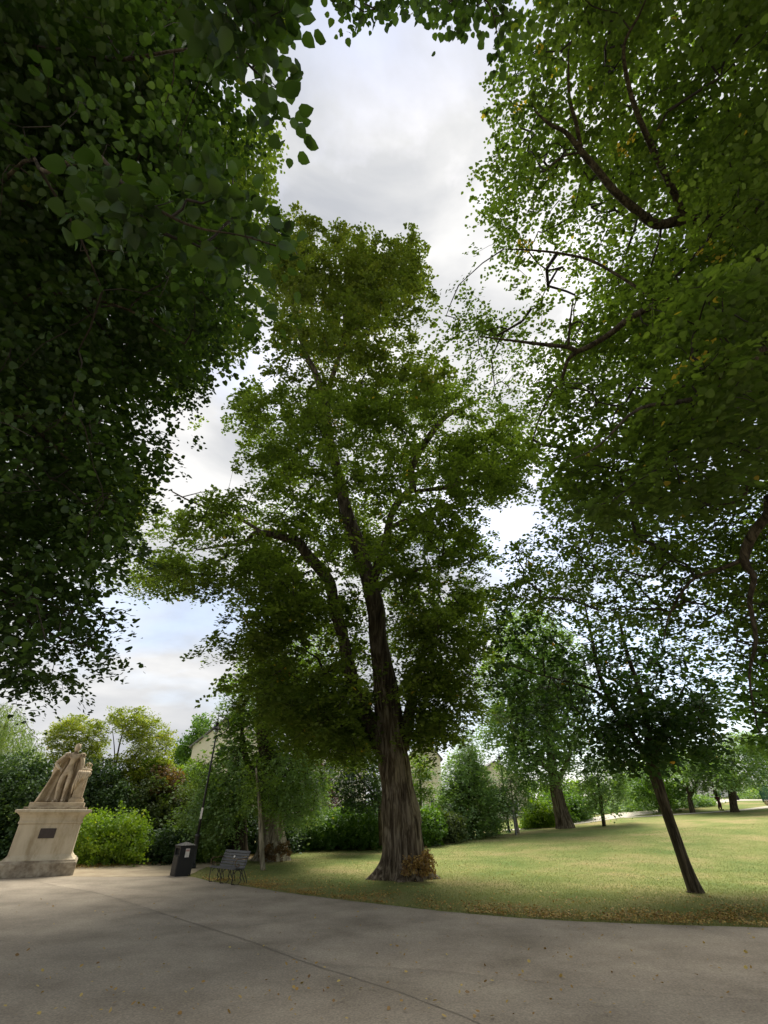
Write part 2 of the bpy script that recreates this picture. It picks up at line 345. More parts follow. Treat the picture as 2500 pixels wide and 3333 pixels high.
def tree(name, label, cat, base, limbs, regs, lm, bark, group=None, kind='far', r0=0.006, twigs=True, sides=12, trunkname='trunk', extra=None, rmax=0.12):
    """regs: list of dict(c=centres, r=, nl=, s=, kind=, ...)"""
    base = np.array(base, float)
    t = empty(name, base, label, cat, group)
    if limbs and trunkname == 'stems':
        for l in limbs: trunk_mesh([l], 'stem', bark, t, base, sides)
    elif limbs: trunk_mesh(limbs, trunkname, bark, t, base, sides)
    Cs = np.concatenate([g['c'] for g in regs])
    if twigs and limbs:
        nodes = np.concatenate([catmull(l, 6)[2:, :3] for l in limbs])
        tw = Cs if len(Cs) < 3200 else Cs[rng.permutation(len(Cs))[:3200]]
        branch_net(nodes, None, tw, base, 'branches', t, r0=r0, rmax=rmax)['kind'] = 'stuff'
    bykind = {}
    for g in regs:
        k = g.get('kind', kind)
        V, FF, ti = spray_leaves(g['c'], g['r'], g['nl'], g['s'], k, hang=g.get('hang', 0.35), flat=g.get('flat', 0.22), jit=g.get('jit', 0.5), upw=g.get('upw', 1.0), tb=g.get('tb', 0.0))
        bykind.setdefault((k, g.get('m', lm).name), []).append((V, FF, ti, g.get('m', lm)))
    for key, parts in bykind.items():
        V = np.concatenate([q[0] for q in parts]); offs = np.cumsum([0] + [len(q[0]) for q in parts[:-1]])
        FF = np.concatenate([q[1] + o for q, o in zip(parts, offs)]); ti = np.concatenate([q[2] for q in parts])
        np_mesh('crown', V - base, FF, parts[0][3], t, tint=ti)
    return t
def shrub(name, label, cat, poly, n, yr, lm, s=0.09, r=0.3, nl=30, kind='far', group=None, gap=0.0, upw=0.7, core=True, gy=None, jit=0.6, hang=0.3, flat=0.35, tb=0.0, stems=True, gf=0.6):
    p = np.array(poly, float); cx = p[:, 0].mean(); Y = sum(yr) / 2
    C = region(poly, n, yr, gap=gap, gf=gf)
    X = C[:, 0].mean(); gz = float(hgt(X, Y)); base = np.array([X, Y, gz])
    C[:, 2] = np.maximum(C[:, 2], hgt(C[:, 0], C[:, 1]) + 0.08)
    regs = [dict(c=C, r=r, nl=nl, s=s, upw=upw, jit=jit, hang=hang, flat=flat, tb=tb)]
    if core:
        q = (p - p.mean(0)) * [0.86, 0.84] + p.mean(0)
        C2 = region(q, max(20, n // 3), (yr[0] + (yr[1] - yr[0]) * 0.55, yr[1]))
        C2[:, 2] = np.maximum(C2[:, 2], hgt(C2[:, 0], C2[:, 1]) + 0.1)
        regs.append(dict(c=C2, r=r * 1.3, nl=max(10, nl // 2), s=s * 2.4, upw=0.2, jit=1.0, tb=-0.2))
    limbs = []
    if stems:
        z0 = C[:, 2].max() - gz
        for k in range(4):
            x = X + rng.uniform(-.3, .3) * (C[:, 0].max() - C[:, 0].min()); b0 = (x, Y + rng.uniform(0, .3), float(hgt(x, Y)) - 0.05)
            limbs.append([(*b0, 0.05), (x + rng.uniform(-.2, .2), Y, gz + z0 * 0.35, 0.035), (x + rng.uniform(-.5, .5), Y, gz + z0 * 0.7, 0.015)])
    return tree(name, label, cat, base, limbs, regs, lm, M['bark_d'], group, kind, twigs=False, sides=6, trunkname='stems')
#@@SETTING
# ================================================================ ground
def lawnmat():
    m, t, o = mat('lawn')
    p = N(t, 'ShaderNodeBsdfPrincipled'); p.inputs['Roughness'].default_value = 1; p.inputs['Specular IOR Level'].default_value = 0.05
    tcn = N(t, 'ShaderNodeTexCoord')
    a = N(t, 'ShaderNodeTexNoise', i_Scale=0.35, i_Detail=5, i_Roughness=0.6); t.links.new(tcn.outputs['Object'], a.inputs['Vector'])
    b = N(t, 'ShaderNodeTexNoise', i_Scale=14, i_Detail=8, i_Roughness=0.75); t.links.new(tcn.outputs['Object'], b.inputs['Vector'])
    c1 = ramp(t, a.outputs['Fac'], [(0.32, (0.14, 0.195, 0.062)), (0.48, (0.21, 0.24, 0.085)), (0.62, (0.30, 0.275, 0.125)), (0.75, (0.35, 0.285, 0.15))])
    c2 = ramp(t, b.outputs['Fac'], [(0.3, (0.55, 0.58, 0.5)), (0.5, (0.95, 0.95, 0.95)), (0.72, (1.4, 1.3, 1.1))])
    mm = N(t, 'ShaderNodeMix', data_type='RGBA', blend_type='MULTIPLY'); mm.inputs['Factor'].default_value = 1
    t.links.new(c1, mm.inputs['A']); t.links.new(c2, mm.inputs['B']); t.links.new(mm.outputs['Result'], p.inputs['Base Color'])
    bp = N(t, 'ShaderNodeBump'); bp.inputs['Strength'].default_value = 0.8; bp.inputs['Distance'].default_value = 0.04
    t.links.new(b.outputs['Fac'], bp.inputs['Height']); t.links.new(bp.outputs[0], p.inputs['Normal']); t.links.new(p.outputs[0], o.inputs[0]); return m
M['lawn'] = lawnmat()
gx = np.concatenate([[-500, -200, -100], np.arange(-60, -16, 2), np.arange(-16, 36, 0.4), np.arange(36, 80, 2), [100, 200, 500]])
gy = np.concatenate([[-300, -100, -40], np.arange(-20, 8, 2), np.arange(8, 50, 0.4), np.arange(50, 100, 2), [120, 200, 400, 900]])
XX, YY = np.meshgrid(gx, gy); ZZ = hgt(XX, YY)
nx, ny = len(gx), len(gy); k = (np.arange(ny - 1)[:, None] * nx + np.arange(nx - 1)[None]).ravel()
tag(np_mesh('lawn_ground', np.stack([XX, YY, ZZ], 2).reshape(-1, 3), np.stack([k, k + 1, k + nx + 1, k + nx], 1), M['lawn'], smooth_=True), kind='structure')
edge_px = [(690, 2871), (760, 2880), (850, 2894), (1000, 2916), (1250, 2946), (1500, 2973), (1800, 2996), (2100, 3009), (2500, 3021)]
back_px = [(560, 2849), (600, 2851), (640, 2858)]
edge = [G0(x, y) for x, y in edge_px]
def wob(pts, n=8, a=0.035):
    q = catmull([(x, y, 0) for x, y in pts], n)
    return [(p[0] + a * mnoise.noise(Vector((p[0] * 2.3, p[1] * 2.3, 0))), p[1] + a * mnoise.noise(Vector((p[0] * 2.3, p[1] * 2.3, 9)))) for p in q]
edge_w = wob(edge)
last = edge_w[-1]
plaza = [(-60, 17.95)] + [G0(x, y) for x, y in back_px] + edge_w + [(last[0] + 30, last[1] - 2), (60, -25), (-60, -25)]
def flat(name, poly, z, mt, drape=False):
    me = bpy.data.meshes.new(name)
    me.from_pydata([(x, y, z + (float(hgt(x, y)) if drape else 0)) for x, y in poly], [], [tuple(range(len(poly)))]); me.update()
    if me.polygons[0].normal.z < 0: me.flip_normals()
    return tag(new_obj(name, me, mt), kind='structure')
def asphalt(name, k, warm=1.0):
    return noisemat(name, [(0.3, (0.120 * k * warm, 0.105 * k, 0.080 * k)), (0.5, (0.172 * k * warm, 0.152 * k, 0.120 * k)), (0.7, (0.215 * k * warm, 0.192 * k, 0.150 * k))], scale=0.8, detail=6, rough=0.9, bump=0.6, bscale=60, spec=0.2,
                    second=(42, [(0.3, (0.6, 0.6, 0.6)), (0.5, (0.95, 0.95, 0.95)), (0.7, (1.4, 1.38, 1.34))], 0.8), bdist=0.012)
M['asphalt'] = asphalt('asphalt', 1.72, 1.03); M['asphalt2'] = asphalt('asphalt_light', 1.90, 1.04)
flat('plaza_asphalt', plaza, 0.006, M['asphalt'])
seam = wob([G0(x, y) for x, y in [(130, 2872), (180, 2884), (330, 2912), (560, 2985), (800, 3062), (1000, 3138), (1250, 3216), (1450, 3292), (1640, 3372), (1900, 3500)]], 10, 0.03)
seam2 = wob([G0(x, y) for x, y in [(700, 3030), (860, 3008), (1060, 2975), (1130, 2962)]], 8, 0.03)
flat('asphalt_patch', seam[:42] + wob([G0(1005, 3138), G0(1400, 3160), G0(1800, 3205), G0(2500, 3260)], 6)[1:] + [(edge_w[-1][0] + 1, edge_w[-1][1] - .25)] + [(x - .03, y - .15) for x, y in edge_w[::-1][:-14]] + [(edge_w[10][0] - 1.5, edge_w[10][1] - 1.2)], 0.0075, M['asphalt2'])
def strip(name, pts, wd, z, mt):
    mb = MB(); vs = []
    for i, p in enumerate(pts):
        a = Vector(pts[min(i + 1, len(pts) - 1)]) - Vector(pts[max(i - 1, 0)]); a.normalize(); nn = Vector((-a.y, a.x)); ww = wd * (0.6 + 0.9 * abs(mnoise.noise(Vector((p[0] * 3, p[1] * 3, 4)))))
        vs += [(p[0] + nn.x * ww, p[1] + nn.y * ww, z), (p[0] - nn.x * ww, p[1] - nn.y * ww, z)]
    mb.add(vs, [(2 * i + 1, 2 * i + 3, 2 * i + 2, 2 * i) for i in range(len(pts) - 1)])
    o = mb.build(name, mt)
    return tag(o, kind='structure')
M['tar'] = noisemat('tar_seam', [(0.3, (0.14, 0.122, 0.097)), (0.7, (0.24, 0.21, 0.165))], scale=12, rough=0.8)
M['tar2'] = noisemat('pale_seam', [(0.3, (0.2, 0.185, 0.15)), (0.7, (0.28, 0.26, 0.22))], scale=12, rough=0.9)
strip('asphalt_seam', seam, 0.007, 0.0105, M['tar']); strip('asphalt_seam', seam2, 0.01, 0.0105, M['tar2'])
# buff gravel path curving away behind the bin and the bench
M['gravel'] = noisemat('gravel', [(0.3, (0.30, 0.24, 0.165)), (0.55, (0.40, 0.33, 0.23)), (0.75, (0.48, 0.41, 0.30))], scale=1.4, rough=0.95, bump=0.4, bscale=90, second=(110, [(0.35, (0.7, 0.68, 0.65)), (0.6, (1.12, 1.12, 1.12))], 0.8), bdist=0.01)
pl = [G0(560, 2850), G0(610, 2850), G0(625, 2846), G0(660, 2828), G0(720, 2812), G0(800, 2801), G0(900, 2792)]
pu = [G0(960, 2778), G0(880, 2782), G0(760, 2789), G0(640, 2797), G0(500, 2808), G0(300, 2817), G0(100, 2822)]
flat('gravel_path', [(-60, 17.75)] + wob([(-14, 17.7), (-11.5, 17.75), (-9.5, 17.72), (-8, 17.7), (-7, 17.75), G0(560, 2849)], 6, .1) + wob(pl, 5, .05) + wob(pu, 5, .08) + [(-60, 21.5)], 0.0095, M['gravel'])
# far pale paths across the rise
M['pale'] = noisemat('pale_path', [(0.3, (0.42, 0.38, 0.32)), (0.7, (0.56, 0.52, 0.45))], scale=2, rough=0.95)
def drape_path(name, ctr, wd, z=0.014):
    q = catmull([(x, y, w_) for x, y, w_ in ctr], 10); mb = MB(); vs = []; K = 6
    for i, p in enumerate(q):
        a = q[min(i + 1, len(q) - 1)] - q[max(i - 1, 0)]; a = a[:2] / np.linalg.norm(a[:2]); nn = np.array([-a[1], a[0]])
        for j in range(K):
            s = (j / (K - 1) * 2 - 1) * p[2]; x, y = p[0] + nn[0] * s, p[1] + nn[1] * s
            vs.append((x, y, float(hgt(x, y)) + z))
    mb.add(vs, [(i * K + j, (i + 1) * K + j, (i + 1) * K + j + 1, i * K + j + 1) for i in range(len(q) - 1) for j in range(K - 1)])
    o = mb.build(name, M['pale'])
    if o.data.polygons[0].normal.z < 0: o.data.flip_normals()
    tag(o, kind='structure')
drape_path('far_path', [(9, 41, .9), (15, 43, 1.1), (22, 47, 1.7), (30, 53, 2.6), (38, 57, 2.6), (60, 62, 2.6)], 1)
drape_path('far_path', [(19, 43.3, .25), (23, 43, .35), (28, 43, .45), (33, 44.5, .8), (42, 47, 1.2), (60, 50, 1.4)], 1, 0.018)
# ---- grass blades and fallen leaves
edge_arr = np.array(edge_w)
def lawn_ok(x, y): return ~in_poly(x, y, plaza) & ~in_poly(x, y, [(-60, 17.9)] + pl + pu + [(-60, 21.5)])
def edge_dist(x, y):
    ey = np.interp(x, edge_arr[:, 0], edge_arr[:, 1]); return y - ey
n = 420000
y = 9.5 + 24 * rng.random(n) ** 1.7; x = rng.uniform(-0.62, 0.80, n) * (y + 2)
ok = lawn_ok(x, y) & (edge_dist(x, y) > -0.03); x, y = x[ok], y[ok]; n = len(x)
ed = edge_dist(x, y)
nz = np.array([mnoise.noise(Vector((a * 0.35, b * 0.35, 3))) for a, b in zip(x, y)])
P_ = np.stack([x, y, hgt(x, y)], 1); s = rng.uniform(0.015, 0.036, n) * (1 + 0.35 * np.exp(-((ed - .1) / .25) ** 2))
dr = np.stack([rng.normal(0, .55, n), rng.normal(0, .55, n), np.ones(n)], 1); nm = rng.normal(0, 1, (n, 3))
ti = np.clip(0.33 + 0.55 * nz + rng.normal(0, .16, n) + 0.38 * np.exp(-(ed / 1.5) ** 2) + .5 * np.exp(-(((x - .7) / 1.7) ** 2 + ((y - 16.6) / 1.0) ** 2)) + .6 * np.exp(-(((x - 7.6) / .7) ** 2 + ((y - 14.3) / .5) ** 2)), 0, .96)
V, FF = leaves(P_, nm, dr, s, 'long')
tag(np_mesh('grass', V, FF, M['grass'], tint=np.repeat(ti, 4)), 'short dry green and straw coloured grass of the lawn', 'grass', kind='stuff')
def litter(name, x, y, zoff, sz, label, hi=0.9):
    n = len(x); P_ = np.stack([x, y, hgt(x, y) + zoff], 1); nm = rng.normal(0, .35, (n, 3)) + [0, 0, 1]
    V, FF = leaves(P_, nm, rng.normal(0, 1, (n, 3)) * [1, 1, .1], sz * rng.uniform(.5, 1.2, n), 'mid')
    tag(np_mesh(name, V, FF, M['litter'], tint=np.repeat(np.clip(rng.beta(1.9, 1.5, n), 0, 1) * hi, 6)), label, 'leaves', kind='stuff')
xs, ys = [], []
n = 60000; x = rng.uniform(-5.5, 13, n); ey = np.interp(x, edge_arr[:, 0], edge_arr[:, 1]); y = ey + 0.05 + rng.gamma(1.3, .55, n)
cl_ = np.array([mnoise.noise(Vector((a * 1.1, b * 1.1, 7))) for a, b in zip(x, y)]); k = (rng.random(n) < np.interp(x, [-5, 0, 4, 8, 13], [.35, .35, .3, 1, 1]) * np.clip(.5 + 1.6 * cl_, .04, 1)) & lawn_ok(x, y); xs.append(x[k]); ys.append(y[k])
n = 1500; y = rng.uniform(11, 36, n); x = rng.uniform(-.4, .85, n) * y; k = lawn_ok(x, y); xs.append(x[k]); ys.append(y[k])
n = 7000; q = rng.uniform(0, 1, n); pxs = 240 + 660 * q; pys = np.interp(pxs, [240, 620, 900], [2822, 2800, 2783]) + rng.normal(0, 4, n)
g = np.array([G0(a, b) for a, b in zip(pxs, pys)]); xs.append(g[:, 0]); ys.append(g[:, 1])
litter('fallen_leaves', np.concatenate(xs), np.concatenate(ys), 0.03, 0.04, 'brown and yellow fallen leaves lying thick along the lawn edge')
n = 420; px_ = rng.uniform(0, 2500, n); py_ = rng.uniform(2890, 3330, n)
g = np.array([G0(a, b) for a, b in zip(px_, py_)]); k = in_poly(g[:, 0], g[:, 1], plaza); g = g[k]
key = np.array([G0(a, b) for a, b in [(205, 3162), (545, 3174), (738, 3222), (838, 3117), (850, 3208), (1612, 3320), (2252, 3315), (2030, 3062), (2020, 3126), (1882, 3035), (1075, 3030), (840, 2975), (255, 3253)]])
litter('fallen_leaves', np.concatenate([g[:, 0], key[:, 0]]), np.concatenate([g[:, 1], key[:, 1]]), 0.03, 0.042, 'a few pale fallen leaves scattered on the asphalt')

# ================================================================ centre tree
def Yc(py): return np.interp(py, [700, 1300, 2000, 2300, 2900], [13.8, 15.4, 16.7, 17.3, 17.3])
def L3(pts, dy=0):
    return limb_px([(x, y_, Yc(y_) + (q[0] if q else 0) * 1.0, w_) for x, y_, w_, *q in pts])
tb = PY(1312, 2862, 17.3); tb[2] = float(hgt(tb[0], tb[1])) - 0.03
def big_trunk(name, axis, mt, parent, base, flare=0.85, sides=96, seed=0, ang=0.0, fl=1.0, roots=()):
    q = catmull(axis, 10); n = len(q); vs = []; mb = MB(); z0 = q[0, 2]
    for i, p in enumerate(q):
        z = p[2] - z0
        for j in range(sides):
            t = 2 * math.pi * j / sides
            nz1 = mnoise.noise(Vector((math.cos(t) * 1.6 + seed, math.sin(t) * 1.6, z * 0.28)))
            nz2 = mnoise.noise(Vector((math.cos(t) * 5 + seed, math.sin(t) * 5, z * 0.5)))
            nz3 = mnoise.noise(Vector((math.cos(t) * 14 + seed, math.sin(t) * 14, z * 1.3)))
            burl = mnoise.noise(Vector((math.cos(t) * 2.2, math.sin(t) * 2.2 + seed, z * 1.4)))
            lob = 0.5 + 0.5 * math.cos(5 * t + ang + 0.8 * math.sin(2 * t)); lob = lob ** 1.5
            f = 1 + 0.16 * nz1 * fl - 0.24 * abs(nz2) * fl - 0.13 * abs(nz3) * fl + 0.07 + 0.16 * max(0, burl) * math.exp(-((z - 1.9) / 1.2) ** 2) + flare * (0.22 + lob) * math.exp(-z / 0.33) + 0.12 * math.exp(-z / 1.1)
            for (ra, rs, rw) in roots:
                dd = (t - ra + math.pi) % (2 * math.pi) - math.pi; f += rs * math.exp(-(dd / rw) ** 2) * math.exp(-z / .38)
            vs.append((p[0] - base[0] + math.cos(t) * p[3] * f, p[1] - base[1] + math.sin(t) * p[3] * f, p[2] - base[2]))
    fs = [(i * sides + j, i * sides + (j + 1) % sides, (i + 1) * sides + (j + 1) % sides, (i + 1) * sides + j) for i in range(n - 1) for j in range(sides)]
    mb.add(vs, fs); return mb.build(name, mt, parent, smooth_=True)
poly_c = [(880, 810), (930, 770), (1000, 755), (1060, 748), (1150, 765), (1200, 825), (1290, 780), (1335, 830), (1350, 910), (1405, 945), (1385, 985), (1310, 1000), (1330, 1030), (1250, 1085), (1330, 1110), (1390, 1150), (1450, 1230), (1510, 1260), (1600, 1330), (1740, 1430), (1700, 1530), (1620, 1600), (1530, 1650), (1560, 1760), (1620, 1800), (1590, 1850), (1600, 1930), (1570, 2030), (1590, 2100), (1560, 2200), (1530, 2290), (1500, 2370), (1440, 2390), (1390, 2430), (1350, 2480), (1300, 2450), (1200, 2440), (1100, 2440), (1000, 2400), (900, 2330), (850, 2250), (820, 2190), (800, 2060), (830, 2010), (800, 1930), (740, 1880), (640, 1870), (560, 1930), (480, 1915), (410, 1945), (395, 1905), (450, 1850), (480, 1780), (510, 1700), (570, 1680), (640, 1680), (700, 1650), (780, 1620), (840, 1650), (890, 1570), (830, 1490), (870, 1470), (800, 1420), (800, 1340), (830, 1275), (880, 1275), (930, 1320), (975, 1265), (920, 1190), (890, 1120), (930, 1060), (905, 980), (890, 900)]
def yc_rng(x, y_):
    c = Yc(y_); wd = np.interp(y_, [740, 1100, 1500, 2000, 2400], [1.6, 2.6, 3.6, 4.2, 3.2]); return c - wd, c + wd * 0.9
holes_c = [[(1200, 2380), (1260, 2240), (1300, 2240), (1340, 2460), (1280, 2600), (1200, 2500)]]
cC = np.concatenate([region(poly_c, 5000, None, yfn=yc_rng, gap=0.30, gf=0.42, clump=9, sig=.55), region(poly_c, 800, None, yfn=yc_rng, gap=.3, gf=.42)])
# keep the lower stem readable: thin the sprays that hang in front of it
u = (cC[:, 0] / depth(cC)) * F + 1250; v = 1666.5 - ((-cC[:, 1] * ST + (cC[:, 2] - EYE) * CT) / depth(cC)) * F
ax_y = [1243, 1491, 1725, 1898, 2142, 2305, 2545]; ax_x = [1040, 1089, 1147, 1207, 1240, 1262, 1293]
on = (np.abs(u - np.interp(v, ax_y, ax_x)) < 75) & (v > 1000) & (cC[:, 1] < Yc(v)) & (rng.random(len(v)) < np.interp(v, [1000, 1500, 1800, 2100], [.2, .55, .85, .96]))
lx = np.interp(v, [1755, 1844, 1887, 2007, 2142, 2294, 2380], [960, 1033, 1066, 1098, 1131, 1174, 1225])
on |= (np.abs(u - lx) < 62) & (v > 1740) & (v < 2420) & (cC[:, 1] < Yc(v)) & (rng.random(len(v)) < .68)
ux = np.interp(v, [1333, 1414, 1482, 1595, 1708, 1833, 1898], [1496, 1401, 1361, 1342, 1266, 1234, 1207])
on |= (np.abs(u - ux) < 45) & (v > 1330) & (v < 1900) & (cC[:, 1] < Yc(v)) & (rng.random(len(v)) < .42)
on |= (u > 780) & (u < 1000) & (np.abs(v - 1760) < 50) & (cC[:, 1] < Yc(v)) & (rng.random(len(v)) < .5)
cC = cC[~on]; vC = v[~on]
low = region([(1330, 2150), (1560, 2080), (1545, 2250), (1500, 2350), (1450, 2370), (1400, 2430), (1380, 2520), (1350, 2450)], 90, (15.2, 19.0))
low2 = region([(900, 2150), (1190, 2200), (1200, 2420), (1190, 2500), (1050, 2480), (940, 2400), (880, 2300)], 300, (16.4, 20.5))
limbsC = [
 L3([(1284, 2440, 60), (1274, 2390, 70), (1262, 2305, 78), (1240, 2142, 64), (1229, 2034, 58), (1207, 1898, 56), (1180, 1817, 50), (1147, 1725, 45), (1120, 1627, 40), (1089, 1491, 33), (1071, 1423, 30), (1058, 1333, 27), (1040, 1243, 23), (994, 1152, 16), (963, 1044, 9), (950, 960, 5)]),
 L3([(1278, 2500, 30), (1250, 2450, 52), (1230, 2415, 58), (1207, 2360, 52), (1174, 2294, 48), (1147, 2224, 45), (1131, 2142, 42), (1120, 2077, 38), (1098, 2007, 38), (1082, 1925, 36), (1066, 1887, 36), (1033, 1844, 36), (1000, 1806, 34), (968, 1763, 32), (935, 1752, 28), (870, 1737, 22), (827, 1737, 16), (795, 1768, 14), (730, 1776, 8), (640, 1790, 5)]),
 L3([(1290, 2490, 30), (1308, 2430, 46), (1318, 2395, 48), (1328, 2350, 42), (1342, 2278, 34), (1350, 2220, 26), (1380, 2120, 18), (1430, 2040, 10)]),
 L3([(1207, 1908, 34), (1234, 1833, 32), (1252, 1785, 28), (1266, 1708, 24), (1288, 1649, 24), (1330, 1600, 24), (1345, 1590, 24), (1340, 1536, 22), (1361, 1482, 22), (1401, 1414, 20), (1451, 1355, 18), (1496, 1333, 13), (1560, 1300, 7)]),
 L3([(1229, 1930, 22), (1260, 1885, 20), (1321, 1866, 17), (1370, 1850, 13), (1413, 1847, 9), (1470, 1840, 5)]),
 L3([(1321, 1866, 14), (1370, 1872, 12), (1410, 1905, 9), (1440, 1960, 5)]),
 L3([(1266, 1720, 16), (1310, 1700, 18), (1359, 1687, 20), (1400, 1668, 22), (1450, 1640, 16)]),
 L3([(1345, 1600, 10), (1450, 1585, 16), (1540, 1560, 18), (1600, 1530, 14), (1640, 1497, 10), (1690, 1470, 5)]),
 L3([(1067, 1330, 18), (1075, 1250, 18), (1105, 1160, 14), (1120, 1080, 12), (1125, 1007, 10), (1162, 953, 8), (1207, 885, 4)]),
 L3([(1105, 1150, 10), (1193, 1030, 10), (1252, 1003, 9), (1320, 980, 7), (1379, 971, 3)]),
 L3([(1120, 1060, 8), (1130, 960, 7), (1120, 880, 5), (1090, 800, 3)]),
 L3([(1100, 1460, 9), (1160, 1410, 8), (1200, 1370, 5)]),
 L3([(860, 1736, 12), (760, 1680, 9), (640, 1640, 6), (560, 1600, 4)]),
 L3([(780, 1775, 8), (700, 1830, 7), (600, 1860, 5), (480, 1880, 3)])]
tC = tree('lime_tree', 'tallest lime tree, in the middle, its broad fluted trunk rising from the lawn', 'tree', tb, limbsC,
    [dict(c=cC[vC > 1250], r=0.5, nl=54, s=0.125, kind='far', flat=.16), dict(c=cC[vC <= 1250], r=0.5, nl=56, s=0.14, flat=.14, kind='far', m=M['lime_top']),
     dict(c=low, r=0.5, nl=50, s=0.11), dict(c=low2, r=0.5, nl=50, s=0.11)], M['lime'], M['bark_shaded'], sides=18, trunkname='limbs', r0=0.008)
big_trunk('trunk', limb_px([(1312, 2870, 17.3, 116), (1316, 2790, 17.3, 112), (1314, 2735, 17.3, 116), (1309, 2672, 17.3, 116), (1302, 2600, 17.3, 103), (1293, 2545, 17.3, 98), (1284, 2480, 17.3, 102), (1274, 2415, 17.3, 88), (1262, 2330, 17.3, 80), (1254, 2260, 17.2, 74), (1246, 2190, 17.1, 66)]), M['bark'], tC, tb, flare=0.55, ang=0.6, roots=[(R(192), .85, .28), (R(262), .5, .2), (R(-12), .75, .35), (R(-55), .4, .2), (R(225), .35, .2)])
c1 = region([(1318, 2800), (1365, 2790), (1385, 2765), (1405, 2800), (1425, 2838), (1330, 2848), (1312, 2840)], 60, (16.2, 16.8))
V, FF, ti = spray_leaves(c1, 0.12, 24, 0.06, 'mid', flat=.5, jit=1.2, upw=.3)
ti = np.clip(rng.beta(1, 1, len(ti) // 6), 0, .96).repeat(6)
np_mesh('basal_shoots', V - tb, FF, M['sucker'], tC, tint=ti)

# ================================================================ near tree on the left, its crown hanging over the plaza
lb = np.array([-9.5, 4.5, 0.0])
def LD(pts): return limb_px(pts, 'D')
trl = np.array([(-9.5, 4.5, -0.1, .55), (-9.4, 4.6, 3, .45), (-9.2, 4.8, 7, .38), (-8.8, 5.2, 11, .3), (-8.2, 5.6, 16, .18)])
limbsL = [trl,
 np.vstack([[-9.3, 4.7, 3.6, .14], LD([(-100, 1900, 8.5, 16), (60, 2000, 8.5, 12), (200, 2080, 8.5, 7), (310, 2110, 8.5, 4)])]),
 np.vstack([[-9.3, 4.7, 5.2, .16], LD([(-60, 1350, 8, 18), (150, 1430, 8, 12), (320, 1600, 8, 7), (420, 1650, 8, 4)])]),
 np.vstack([[-9.2, 4.8, 6.5, .16], LD([(0, 1000, 8, 18), (200, 960, 7.5, 12), (420, 1010, 7, 8), (600, 1120, 7, 4)])]),
 np.vstack([[-9.0, 5.0, 8.5, .15], LD([(0, 600, 7, 16), (150, 560, 5, 14), (300, 500, 4.2, 12), (400, 600, 3.7, 12), (520, 685, 3.3, 10), (640, 740, 3.1, 8), (780, 765, 3.0, 5), (900, 800, 2.9, 3)])]),
 np.vstack([[-8.8, 5.2, 10.5, .15], LD([(100, 250, 9, 18), (260, 190, 8, 16), (400, 195, 7, 12), (600, 160, 6, 8), (760, 180, 5, 5), (860, 260, 4.5, 3)])]),
 np.vstack([[-8.4, 5.5, 14, .14], LD([(500, 300, 13, 12), (700, 480, 14, 9), (860, 560, 15, 5)])]),
 np.vstack([[-8.2, 5.6, 15.5, .12], LD([(600, -80, 9, 18), (1000, -60, 8, 12), (1300, -40, 7.5, 8), (1560, -20, 7.5, 5), (1620, 120, 7.5, 3)])])]
pl_main = [(-60, -40), (640, -40), (650, 120), (730, 290), (790, 380), (790, 480), (810, 640), (780, 850), (720, 960), (700, 1130), (640, 1180), (580, 1290), (500, 1430), (420, 1500), (400, 1650), (340, 1760), (270, 1830), (180, 1885), (200, 1960), (290, 2060), (270, 2120), (180, 2130), (130, 2170), (120, 2230), (60, 2200), (-60, 2220)]
pl_far = [(600, 430), (900, 440), (860, 580), (880, 700), (800, 950), (820, 1060), (770, 1160), (690, 1210), (600, 1290), (520, 1280)]
pl_far2 = [(300, 1500), (440, 1530), (480, 1600), (430, 1700), (350, 1780), (300, 1700)]
pl_near = [(500, 560), (760, 560), (860, 660), (930, 740), (990, 830), (900, 810), (820, 900), (740, 850), (600, 830), (420, 740), (300, 560)]
pl_top = [(690, -30), (990, -30), (950, 60), (930, 200), (900, 260), (975, 420), (930, 430), (860, 330), (760, 220), (690, 120)]
pl_hang = [(1110, -60), (1690, -60), (1660, -10), (1640, 80), (1625, 165), (1600, 80), (1560, 45), (1440, 70), (1380, 10), (1250, 0), (1190, 80), (1165, 60), (1110, -20)]
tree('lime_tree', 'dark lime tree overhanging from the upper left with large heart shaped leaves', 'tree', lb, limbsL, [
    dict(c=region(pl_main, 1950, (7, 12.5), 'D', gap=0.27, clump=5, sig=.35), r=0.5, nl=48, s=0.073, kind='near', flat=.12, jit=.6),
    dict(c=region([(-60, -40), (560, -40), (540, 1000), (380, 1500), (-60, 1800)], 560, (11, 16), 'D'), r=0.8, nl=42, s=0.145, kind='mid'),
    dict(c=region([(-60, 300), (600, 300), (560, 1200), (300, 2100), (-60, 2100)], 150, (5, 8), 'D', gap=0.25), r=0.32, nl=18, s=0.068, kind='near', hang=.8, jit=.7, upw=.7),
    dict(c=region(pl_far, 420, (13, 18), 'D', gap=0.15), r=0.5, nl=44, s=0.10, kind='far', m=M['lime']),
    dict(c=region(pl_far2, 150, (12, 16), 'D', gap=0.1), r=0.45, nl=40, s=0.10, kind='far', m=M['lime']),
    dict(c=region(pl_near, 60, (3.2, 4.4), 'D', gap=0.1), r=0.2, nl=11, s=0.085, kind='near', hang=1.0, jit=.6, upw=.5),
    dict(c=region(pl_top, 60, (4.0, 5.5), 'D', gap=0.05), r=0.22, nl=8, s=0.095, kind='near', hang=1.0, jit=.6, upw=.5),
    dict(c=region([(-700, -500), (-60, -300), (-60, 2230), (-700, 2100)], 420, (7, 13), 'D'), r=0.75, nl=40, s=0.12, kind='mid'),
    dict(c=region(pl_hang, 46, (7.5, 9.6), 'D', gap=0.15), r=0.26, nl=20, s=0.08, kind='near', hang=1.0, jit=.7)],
    M['left'], M['bark_d'], kind='near', r0=0.0032, rmax=0.05)

